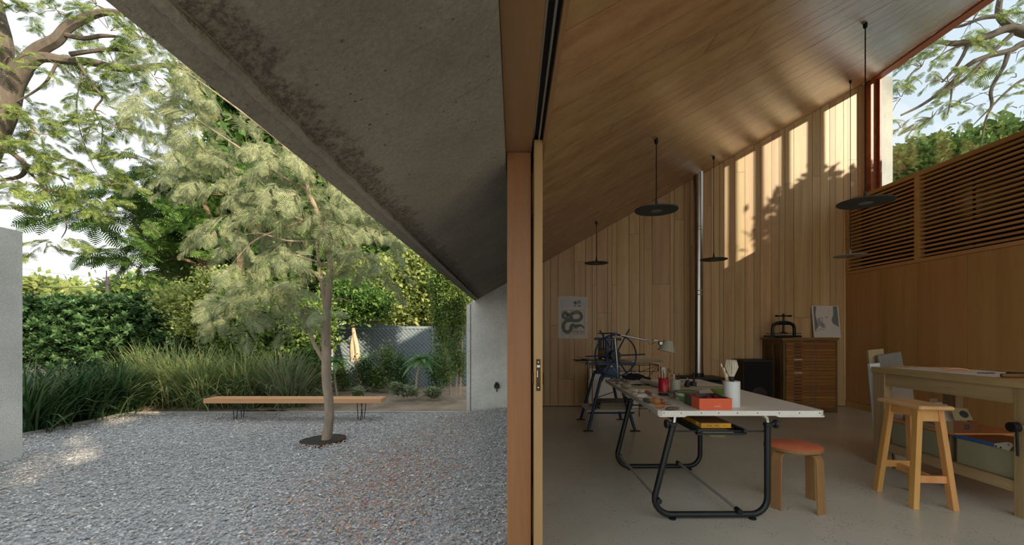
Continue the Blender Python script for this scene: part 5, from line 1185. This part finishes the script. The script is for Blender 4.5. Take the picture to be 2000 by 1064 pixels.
br = [([W(-190,700,DL),W(-150,600,DL),W(-90,420,DL),W(-40,300,DL),W(5,215,DL),W(22,165,DL),W(45,130,DL)], [.42,.38,.33,.30,.24,.20,.17]),
 (wp([(45,130),(75,98),(110,78),(130,55),(160,38),(205,24),(262,30),(330,40)], DL), [.16,.13,.11,.10,.085,.07,.05,.03]),
 (wp([(30,150),(60,122),(85,112),(130,118,.2),(180,122,.3),(245,135,.4),(330,128,.5),(420,150,.6)], DL), [.15,.12,.10,.085,.08,.07,.05,.03]),
 (wp([(-5,180),(10,100),(-5,20),(-20,-60)], DL), [.16,.14,.11,.08]),
 (wp([(128,68),(165,75),(200,70),(235,72)], DL), [.05,.045,.04,.02]), (wp([(138,106),(180,100),(225,97),(285,105)], DL), [.05,.04,.035,.02]),
 (wp([(-30,260),(5,285),(40,312),(50,328),(38,345),(0,352)], DL), [.06,.05,.045,.045,.04,.03]), (wp([(48,322),(80,330),(110,340),(135,350)], DL), [.04,.035,.025,.015]),
 (wp([(50,330),(80,360),(110,400),(130,440),(120,465)], DL), [.025,.02,.015,.012,.008]), (wp([(110,125),(90,160),(62,182),(30,200)], DL), [.03,.025,.02,.015]),
 (wp([(155,125),(180,165),(200,190),(185,215),(200,250),(195,300)], DL), [.03,.025,.02,.018,.012,.006]), (wp([(160,140),(150,200),(155,250),(180,320),(200,350)], DL), [.012,.012,.010,.008,.005]),
 (wp([(330,130,.4),(350,165,.4),(385,200,.4),(400,215,.4)], DL), [.05,.045,.03,.02])]
tree('spreading_tree','big tree with thick curving pale boughs and light pinnate leaves at the far left',tuple(W(-190,700,DL)),br,M['bark'],[(M['lf_jac'],P,C,SP_JA,.26,.48,'out',.15)],None,'tree',twg(P,C,170,.010))

# dark pinnate tree behind, between them
DM = 12.5
cl = [(300,370,70,45,22),(240,400,60,35,16),(360,400,70,45,22),(210,430,50,22,10),(300,440,70,30,14),(390,460,60,40,16),(270,480,50,25,9),(340,330,60,35,14),(400,350,60,50,18),(450,420,60,60,22),(460,320,60,50,16),(330,500,50,30,10),(260,520,40,22,8)]
P, C = ell(cl, DM, 1.4)
br = [(wp([(440,660),(425,590),(410,550),(395,510),(370,490),(330,468),(290,445),(250,450)], DM), [.20,.18,.15,.10,.08,.06,.05,.02]), (wp([(412,550),(405,500),(415,450),(400,400),(380,350)], DM), [.12,.10,.08,.06,.03]), (wp([(410,545),(380,515),(345,505),(310,512)], DM), [.06,.05,.04,.02]), (wp([(440,640),(460,560),(470,480),(450,400)], DM), [.12,.10,.08,.04])]
tree('pinnate_tree','dark green spreading tree with fine leaves behind the feathery tree',tuple(W(440,690,DM)),br,M['bark2'],[(M['lf_dark'],P,C,SP_JA,.7,1.15,'out',.1)],None,'tree',twg(P,C,70,.014))
# leafy backdrop trees
def bushtree(name, label, D, cl, mat, tpl, smin, smax, depth, trunk, bark, group=None, cat2='tree', tr_r=.12, mode='rand'):
    P, C = ell(cl, D, depth); br = [(wp(tp, D), [tr_r*(1-.6*i/(len(tp)-1)) for i in range(len(tp))]) for tp in trunk]
    return tree(name, label, tuple(W(trunk[0][0][0], trunk[0][0][1], D)), br, bark, [(mat,P,C,tpl,smin,smax,mode,0)], group, cat2, twg(P,C,40,.012*D/12))
bushtree('leafy_tree','tall dense green tree behind the crown of the feathery tree',16,[(520,350,110,110,1500),(640,420,110,110,1500),(430,480,90,90,1000),(560,540,120,70,1200),(700,520,80,70,700),(600,250,90,90,600),(480,200,90,90,500)],M['lf_dark'],SPR,.45,.9,2.2,[[(560,700),(565,600),(580,450),(600,300)],[(575,560),(520,440),(480,350)]],M['bark2'],tr_r=.3)
bushtree('dark_trunk_tree','tall thin tree with bare dark forked trunks far behind the grey fence',18,[(780,440,60,40,350),(840,480,50,40,350),(730,430,50,50,350),(800,400,80,40,300)],M['lf_dark'],SPR,.45,.9,1.6,[[(783,640),(785,560),(787,500),(782,440)],[(805,640),(808,560),(812,520),(806,480),(820,440)],[(812,540),(790,480),(775,440)],[(815,560),(828,510),(850,470)]],M['bark2'],tr_r=.17)
bushtree('sunlit_tree','bright sunlit yellow green tree just beyond the right end of the grey fence',13,[(850,560,55,50,1100),(800,600,55,40,800),(880,590,40,60,700),(770,560,45,35,500),(830,520,50,30,450)],M['lf_lime'],LSM,.35,.6,1.0,[[(772,660),(765,600),(755,560),(745,530)],[(825,660),(830,610),(845,560)]],M['barkpale'],tr_r=.14)
bushtree('sunlit_tree','sunlit bushy tree beyond the fence between the trunk and the bright tree',14,[(720,600,50,40,700),(690,570,50,40,500),(740,550,50,35,400)],M['lf_lime'],LSM,.35,.6,1.0,[[(730,660),(733,620),(732,560)]],M['barkpale'],tr_r=.07)
bushtree('far_tree','pale sunlit tree far beyond the hedge, left of the utility pole',34,[(105,572,42,18,700),(70,566,24,18,400),(165,584,40,10,300)],M['lf_lime'],SPR,.8,1.5,2,[[(110,650),(112,600),(115,560)]],M['bark2'],tr_r=.3)
bushtree('far_tree','palm like far tree right of the utility pole above the hedge',30,[(258,566,18,16,160),(300,572,36,16,300),(340,560,30,18,250)],M['lf_shrub'],SPR,.8,1.4,2,[[(262,690),(262,600),(262,555)]],M['bark2'],tr_r=.25)
# hedge mass, left
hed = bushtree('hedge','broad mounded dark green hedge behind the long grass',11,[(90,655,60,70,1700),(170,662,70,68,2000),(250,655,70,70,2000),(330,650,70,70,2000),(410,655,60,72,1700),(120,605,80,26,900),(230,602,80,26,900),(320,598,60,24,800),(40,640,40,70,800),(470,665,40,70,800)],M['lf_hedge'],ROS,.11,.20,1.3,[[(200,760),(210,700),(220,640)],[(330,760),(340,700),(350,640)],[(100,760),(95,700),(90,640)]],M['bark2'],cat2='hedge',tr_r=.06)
MB().rock(W(240,640,12.3)-Vector((0,0,.1)),(7.0,1.4,1.5),4,14).build('shaded_core', plain('shaded hedge core',(44,54,34),.95,0,.3,6,.8), hed, smooth=True)  # solid dark lump, the hedge's inner shade put into its colour
bushtree('leafy_shrub','tall shrub with yellow green leaves left of the feathery tree trunk',9.3,[(560,620,45,45,700),(500,640,50,45,700),(590,670,40,45,550),(530,690,50,40,550),(450,650,35,35,250),(620,640,25,40,250),(480,600,50,30,300)],M['lf_shrub'],LSM,.22,.42,.7,[[(562,770),(560,720),(555,650)],[(540,770),(530,710),(500,650)],[(585,770),(590,720),(600,660)]],M['bark2'],cat2='shrub',tr_r=.05)
bushtree('twiggy_shrub','loose twiggy shrub with small pale leaves and a long bare leaning stem',9.6,[(400,600,45,26,260),(350,590,40,24,160),(430,560,45,24,220),(380,640,40,20,120)],M['lf_lime'],LSM,.2,.36,.6,[[(500,745),(485,680),(450,620),(420,590),(400,570)]],M['barkpale'],cat2='shrub',tr_r=.025)
bushtree('dark_shrub','low dark green shrub left of the feathery tree trunk behind the bench',8.9,[(590,720,26,30,260),(612,735,16,22,120),(565,745,24,20,140)],M['lf_dark'],LSM,.2,.36,.5,[[(605,775),(603,745),(600,715)]],M['bark2'],cat2='shrub',tr_r=.03)
# young trees beside the concrete wall
bushtree('young_tree','tall thin young tree nearest the concrete wall with small green leaves',8.8,[(885,640,18,60,200),(880,570,26,50,300),(893,710,14,36,110),(870,530,30,35,240),(902,600,10,70,120)],M['lf_shrub'],LSM,.12,.22,.45,[[(892,772),(893,700),(892,620),(890,540),(885,480)],[(899,772),(901,720),(903,640),(898,560)]],M['barkpale'],'young trees beside the concrete wall',tr_r=.024)
bushtree('young_tree','thin young tree left of the one by the concrete wall, twin pale stems',9.2,[(862,660,13,50,110),(860,610,18,40,150),(870,730,14,26,90),(862,560,24,30,200)],M['lf_shrub'],LSM,.12,.22,.45,[[(880,772),(878,740),(872,690),(872,620),(868,560),(870,500)]],M['barkpale'],'young trees beside the concrete wall',tr_r=.026)
# tree in front of the fence with pale twin trunk
bushtree('small_tree','small tree with sunlit pale forked trunk in front of the grey fence',10.2,[(690,598,42,22,300),(650,606,26,18,130),(730,598,28,18,150),(680,575,30,20,120)],M['lf_dark'],LSM,.25,.42,.6,[[(702,770),(699,720),(697,680),(691,650),(689,620),(690,590)],[(690,705),(688,670),(693,640)],[(690,622),(676,596),(665,585)],[(690,622),(705,598)]],M['barkpale'],tr_r=.075)
# saplings in front of the fence
for i, (px, py, hh, lb) in enumerate(((712,766,75,'bushy sapling just right of the pale forked trunk'),(758,762,85,'slim sapling with small leaves in the middle of the fence'),(783,765,70,'thin reddish sapling right of the middle of the fence'),(668,770,55,'short sapling left of the pale forked trunk'),(850,770,80,'dense sapling right of the broad leaved plant'),(735,768,50,'smallest sapling between two others before the fence'))):
    bushtree('sapling', lb, 9.9, [(px,py-hh*.65,12,hh*.33,60),(px+3,py-hh*.3,10,hh*.2,25)], M['lf_shrub'] if i % 2 else M['lf_hedge'], LSM, .14,.26,.25, [[(px,py+4),(px+2,py-hh*.4),(px-1,py-hh*.9)]], M['bark2'], 'saplings in front of the fence', 'sapling', .012)
# broad leaved plants
def broad(name, label, px, py, pxt, pyt, D, nl, ll):
    b = W(px,py,D); tpt = W(pxt,pyt,D); t = thing(name, label, 'plant', tuple(b))
    MB().tube([b,(b+tpt)/2+Vector((-.03,0,0)),tpt],[.022,.018,.014],8).build('stem', M['barkpale'], t, smooth=True)
    for i in range(nl):
        yaw = i*2.4; up = .9-1.2*(i/nl); L2 = ll*random.uniform(.8,1.1); mb = MB(); vs = []; seg = 7
        for k2 in range(seg):
            u = k2/(seg-1); w2_ = .048*math.sin(PI*(u*.92+.05))**.8*ll/.4; r2 = L2*u*math.cos(up*(1-u*.3)); z = L2*(u*math.sin(up)-.55*u*u)
            for sg in (-1,0,1): vs.append(tpt+Vector((r2*math.cos(yaw)-sg*w2_*math.sin(yaw), r2*math.sin(yaw)+sg*w2_*math.cos(yaw), z+(.014 if sg else 0))))
        fs = []
        for k2 in range(seg-1):
            for q in (0,1): fs.append((k2*3+q,k2*3+q+1,k2*3+4+q,k2*3+3+q))
        mb.add(vs, fs).build('leaf', M['lf_broad'], t, smooth=True)
broad('broad_leaved_plant','plant with a rosette of long broad leaves on a bare leaning stem before the fence',812,766,822,702,8.9,22,.42)
broad('broad_leaved_plant','broad leaved plant half hidden behind the feathery tree trunk',658,772,654,706,9.0,13,.38)
# low variegated ground plants
for i, (px, py, rx, lb) in enumerate(((795,765,22,'pale ground plant under the broad leaved plant'),(775,757,16,'pale low plant left of the broad leaved plant'),(590,765,14,'pale low plant behind the bench, left of the trunk'),(845,768,16,'small pale plant near the young trees'),(700,768,10,'tiny pale plant by the pale forked trunk'))):
    P, C = ell([(px,py,rx,9,90)], 8.7, .25); t = thing('ground_plant', 'pale variegated low plant: '+lb if False else lb, 'plant', tuple(W(px,py+8,8.7)), 'low pale plants in the soil bed')
    foliage('foliage', M['lf_variegated'], t, P, C, ROS, .08,.15,'rand')
# grasses
def grass(name, label, clumps, mat, n, Lm, wd, droop, group=None):
    t = thing(name, label, 'grass', (clumps[0][0],clumps[0][1],-.1), group); seg = 6
    Vs = []; Fs = []; k0 = 0
    tot = sum(c[2] for c in clumps)
    for cx2, cy2, wgt, sp2 in clumps:
        m = int(n*wgt/tot); a = rng.uniform(0,2*PI,m); r1 = np.abs(rng.normal(0,sp2*.5,m)); bx = cx2+r1*np.cos(a); by = cy2+r1*np.sin(a)*.6
        by = np.maximum(by, 7.72) if cx2 > -6.9 else by
        yaw = a+rng.normal(0,.5,m); L2 = Lm*rng.uniform(.55,1.1,m); lean = np.clip(rng.normal(.45,.3,m),.03,1.3); dr = droop*rng.uniform(.4,1.3,m); w3 = wd*rng.uniform(.6,1.1,m)
        u = np.linspace(0,1,seg); ang = lean[:,None]+dr[:,None]*u[None]**1.5
        ds = L2[:,None]/(seg-1); rr = np.concatenate([np.zeros((m,1)), np.cumsum(np.sin(ang[:,:-1])*ds,1)],1); zz2 = np.concatenate([np.zeros((m,1)), np.cumsum(np.cos(ang[:,:-1])*ds,1)],1)
        wv = w3[:,None]*np.array([.7,1,1,.85,.6,.12])[None]/2
        X = bx[:,None]+rr*np.cos(yaw)[:,None]; Y = by[:,None]+rr*np.sin(yaw)[:,None]
        sx_, sy_ = -np.sin(yaw)[:,None]*wv, np.cos(yaw)[:,None]*wv; Z = np.maximum(zz2-.11, -.10)
        V = np.stack([np.stack([X-sx_,Y-sy_,Z],2),np.stack([X+sx_,Y+sy_,Z],2)],2).reshape(m,-1,3)
        fq = np.array([[2*q,2*q+1,2*q+3,2*q+2] for q in range(seg-1)])
        Fs.append((fq[None]+(np.arange(m)*seg*2)[:,None,None]).reshape(-1,4)+k0); V = V.reshape(-1,3); Vs.append(V); k0 += len(V)
    np_mesh('blades', np.concatenate(Vs), np.concatenate(Fs), mat, t)
    return t
grass('strap_grass','dense dark strap leaved clump beside the garden wall',[(-7.15,6.35,1,.5),(-7.2,7.1,1,.5),(-7.9,7.0,1,.6),(-7.3,7.9,1,.5),(-8.2,8.2,.8,.6),(-6.95,7.6,.5,.3)],M['lf_strap'],3000,1.0,.034,1.3)
grass('long_grass','big arching clump of long green grass left of the bench',[(-6.0,8.3,1.2,.6),(-5.2,8.4,1.4,.6),(-6.7,8.6,1.2,.6),(-4.6,8.5,1,.45),(-7.6,9.2,1,.7)],M['lf_grass'],4200,1.32,.022,1.35)
grass('long_grass','blue green tuft of grass behind the left part of the bench',[(-4.25,8.15,1,.32)],M['lf_blue'],700,1.15,.018,1.0)
grass('long_grass','small dry tuft of grass at the left end of the bench',[(-4.9,7.95,1,.25)],M['lf_blue'],260,.5,.014,1.5)

# fence
fe = thing('fence','grey cloth covered chain link fence behind the soil bed','fence',(-3,10.85,-.1))
tp = [(560,660),(600,652),(650,640),(672,633),(690,628),(715,630),(745,634),(790,637),(850,637),(885,637),(915,637)]
tw = [W(a,b,10.85) for a, b in tp]; MB().add([v for v in tw]+[Vector((v.x,v.y,-.15)) for v in tw]+[v+Vector((0,.012,0)) for v in tw]+[Vector((v.x,v.y+.012,-.15)) for v in tw],
   [(i,i+1,11+i+1,11+i) for i in range(10)]+[(22+i+1,22+i,33+i,33+i+1) for i in range(10)]+[(i,22+i,22+i+1,i+1) for i in range(10)]).build('cloth', M['shade'], fe)
x0, x1, zb, zt = W(560,0,10.8).x, W(912,0,10.8).x, -.12, W(0,641,10.8).z
mb = MB(); st2 = .098; hgt = zt-zb
for i in range(int((x1-x0+hgt)/st2)+1):
    for sg in (1,-1):
        xa = x0-hgt+i*st2 if sg > 0 else x0+i*st2; xb = xa+sg*hgt; za, zc2 = zb, zt
        if xa == xb: continue
        lo_, hi_ = (xa, xb) if xa < xb else (xb, xa)
        if hi_ < x0 or lo_ > x1: continue
        t0 = max(0, (max(x0, min(xa,xb))-min(xa,xb))/hgt); t1 = min(1, (min(x1, max(xa,xb))-min(xa,xb))/hgt)
        if t1-t0 < .03: continue
        def pt(t): return (min(xa,xb)+t*hgt, 10.80+(.004 if sg > 0 else 0), (zb+t*hgt) if sg > 0 else (zt-t*hgt))
        mb.tube([pt(t0), pt(t1)], .0042, 4, False)
o = mb.build('wire_mesh', M['galv'], fe); o['kind'] = 'stuff'
for px in (648,845): MB().tube([(W(px,0,10.8).x,10.82,-.15),(W(px,0,10.8).x,10.82,zt+.03)], .02, 8).build('post', M['galv'], fe)
MB().tube([(x0,10.82,zt),(x1,10.82,zt)], .008, 6).build('top_wire', M['galv'], fe)

# utility pole and wires, house glimpse
up = thing('utility_pole','distant utility pole above the hedge with thin wires','utility pole',tuple(W(210,640,26)))
MB().tube([W(210,640,26),W(209.5,540,26)], [.11,.085], 10).build('pole', M['wire'], up); MB().tube([W(208,541,26),W(208,528,26)], .03, 6).build('spike', M['wire'], up)
MB().tube([W(204,548,26),W(214,548,26)], .03, 6).build('cross_arm', M['bark2'], up); MB().rbox(W(212,552,26),(.12,.2,.25),.02).build('bracket', M['wire'], up)
for i, (a, b, c2, lb) in enumerate((((-40,532),(210,551),.10,'upper thin wire running left from the pole'),((-40,540),(210,557),.35,'thick black wire running left from the pole'),((40,575),(210,556),.2,'wire sagging up from the lower left to the pole'),((100,490),(420,530),.1,'high faint wire crossing the sky right of the pole'),((210,556),(420,567),.1,'wire running right from the pole behind the trees'),((-40,508),(300,545),.3,'middle thin wire crossing behind the pole'))):
    pa2, pb3 = W(a[0],a[1],26), W(b[0],b[1],26); pts = [pa2.lerp(pb3,t)-Vector((0,0,c2*4*t*(1-t))) for t in np.linspace(0,1,12)]
    o = MB().tube(pts, .018 if i == 1 else .010, 5).build('power_wire', M['wire'], None); tag(o, lb, 'wire')
hs = thing('distant_house','dark roofed house glimpsed through the leaves beyond the fence','house',tuple(W(800,620,20)))
MB().bb((W(760,0,20).x,20,-.2),(W(850,0,20).x,24,W(0,575,20).z)).build('wall', M['brown'], hs)
MB().prism([(W(745,0,20).x,W(0,577,20).z),(W(862,0,20).x,W(0,577,20).z),(W(820,0,20).x,W(0,545,20).z),(W(780,0,20).x,W(0,548,20).z)], 19.7, 24.3).build('roof', M['stove'], hs)

# trees seen through the tall window
DW = 9.6
cl = [(1760,190,50,45,14),(1800,130,50,50,16),(1850,90,60,40,16),(1900,40,60,40,14),(1850,160,60,40,16),(1960,30,50,40,10),(1920,130,50,30,10),(1760,250,40,30,10),(1880,200,60,30,12),(1940,190,40,30,7),(1990,100,40,30,6),(1820,230,50,30,10),(1990,210,40,30,5),(1870,240,30,20,5),(1780,90,40,60,10),(1985,150,30,30,5)]
cl = [(c[0],c[1],c[2],c[3],max(2,int(c[4]*.55))) for c in cl]
P, C = ell(cl, DW, 1.0)
br = [([W(2700,760,DW),W(2600,500,DW),W(2400,250,DW),W(2200,130,DW),W(2060,75,DW),W(2000,62,DW),W(1970,55,DW),W(1925,72,DW),W(1870,85,DW),W(1830,82,DW),W(1790,95,DW)], [.34,.30,.26,.2,.15,.11,.085,.07,.06,.04,.02]),
 (wp([(1985,60),(1960,40),(1950,20),(1960,-30)], DW), [.08,.08,.06,.05]), (wp([(1965,30),(1920,35),(1880,50),(1850,55)], DW), [.05,.04,.03,.02]),
 (wp([(2100,60),(2000,85),(1975,98),(1930,110),(1890,128),(1850,170),(1800,205),(1760,225)], DW), [.10,.07,.06,.055,.05,.04,.03,.02]), (wp([(1975,68),(1940,100),(1900,140),(1870,165),(1820,190)], DW), [.05,.045,.04,.03,.02]),
 (wp([(1970,100),(1960,130),(1945,155),(1935,180),(1937,205),(1925,235),(1915,290)], DW), [.05,.04,.035,.035,.03,.02,.015]), (wp([(2060,140),(2000,155),(1965,180),(1935,210),(1900,245)], DW), [.04,.03,.025,.02,.01]),
 (wp([(1890,85),(1880,110),(1860,140),(1840,160)], DW), [.04,.035,.03,.02]), (wp([(1860,165),(1856,200),(1850,225)], DW), [.02,.015,.01]),(wp([(1940,100),(1905,85),(1860,95),(1820,120)], DW), [.03,.025,.02,.01])]
tree('spreading_tree','tree with dark curving boughs and fine leaves outside the tall window',tuple(W(2700,770,DW)),br,M['bark'],[(M['lf_jac'],P,C,SP_JA,.3,.5,'out',.15)],None,'tree',twg(P,C,90,.010))
bushtree('round_tree','rounded bright green tree low in the tall window at its left end',17,[(1745,335,45,35,800),(1800,320,50,45,900),(1860,325,60,45,900)],M['lf_dark'],SPR,.3,.6,1.6,[[(1800,660),(1800,450),(1800,320)]],M['bark2'],tr_r=.2)
bushtree('round_tree','pale green tree low in the tall window at its right end',24,[(1950,285,80,34,800),(2030,290,60,40,500),(1900,310,50,34,400)],M['lf_shrub'],SPR,.6,1.1,2,[[(1960,660),(1960,450),(1960,280)]],M['bark2'],tr_r=.3)
# slim unseen trunks added so that their shade stripes the back wall
for i, (xw, t2, dd, lb) in enumerate(((3.86,5.4,.135,'unseen slim tree added to stripe the sunlight, farthest out'),(4.33,4.9,.135,'unseen slim tree added to stripe the sunlight, second farthest out'),(4.80,4.4,.135,'unseen slim tree added to stripe the sunlight, third from the house'),(5.34,3.9,.25,'unseen thicker tree added to stripe the sunlight, nearest the tall window'))):
    x, y = xw+t2, 7.7-t2; t = thing('unseen_stripe_tree', lb, 'tree', (x,y,-.1), 'unseen trees added to stripe the sunlight')
    MB().tube([(x,y,-.15),(x,y,5),(x,y,11)], [dd/2*1.05,dd/2,dd/2*.8], 12).build('trunk', M['bark2'], t, smooth=True)
    m = 420; v = rng.normal(0,1,(m,3)); v /= np.linalg.norm(v,axis=1)[:,None]; PP = np.array([x,y,11.8])+v*(rng.random(m)**.4)[:,None]*np.array([1.1,1.1,1.3])
    foliage('foliage', M['lf_dark'], t, PP, np.repeat([[x,y,11.8]],m,0), SPR, .4,.8,'rand')

# unseen house and tree added beyond the long wall to shade the low garden
nh = thing('sun_block_house','unseen flat roofed house added beyond the right hand wall to shade the garden','house',(12,-7,-.1))
MB().bb((9.5,-9.3,-.1),(14.5,-4.7,8.45)).build('wall', M['housewall'], nh); MB().bb((9.42,-9.38,8.45),(14.58,-4.62,8.62)).build('roof', M['kerb'], nh)
for y in (-8.2,-6.9,-5.6):
    for z in (1.2,4.2): wq = MB().bb((9.46,y-.45,z),(9.5,y+.45,z+1.3)).build('window', M['white'], nh); MB().bb((9.45,y-.38,z+.08),(9.459,y+.38,z+1.22)).build('pane', M['black'], wq)
m = 5200; cc = np.array([11.2,-15.2,11.35]); v = rng.normal(0,1,(m,3)); v /= np.linalg.norm(v,axis=1)[:,None]
PP = cc+v*(rng.random(m)**.4)[:,None]*np.array([1.8,4.0,1.75]); t = thing('sun_block_tree','unseen dense tree added beyond the right hand wall to shade the garden','tree',(11.2,-15.2,-.1))
MB().tube([(11.2,-15.2,-.15),(11.1,-15.1,5),(11.2,-15.2,9.9)],[.3,.24,.15],12).build('trunk', M['bark2'], t, smooth=True)
foliage('foliage', M['lf_dark'], t, PP, np.repeat(cc[None],m,0), SPR, .6,1.1,'rand')

cc = np.array([9.85,3.25,5.75]); m = 520; v = rng.normal(0,1,(m,3)); v /= np.linalg.norm(v,axis=1)[:,None]  # unseen crown added to fade the lower sunlight on the back wall
t = thing('unseen_fade_tree','small unseen leafy tree added to fade the lower sun patches','tree',(9.9,3.2,-.1))
MB().tube([(9.9,3.2,-.15),(9.85,3.25,3),(9.85,3.2,5.6)],[.06,.05,.03],10).build('trunk', M['bark2'], t, smooth=True)
foliage('foliage', M['lf_dark'], t, cc+v*(rng.random(m)**.45)[:,None]*np.array([.8,.6,.75]), np.repeat(cc[None],m,0), SPR, .25,.45,'rand')
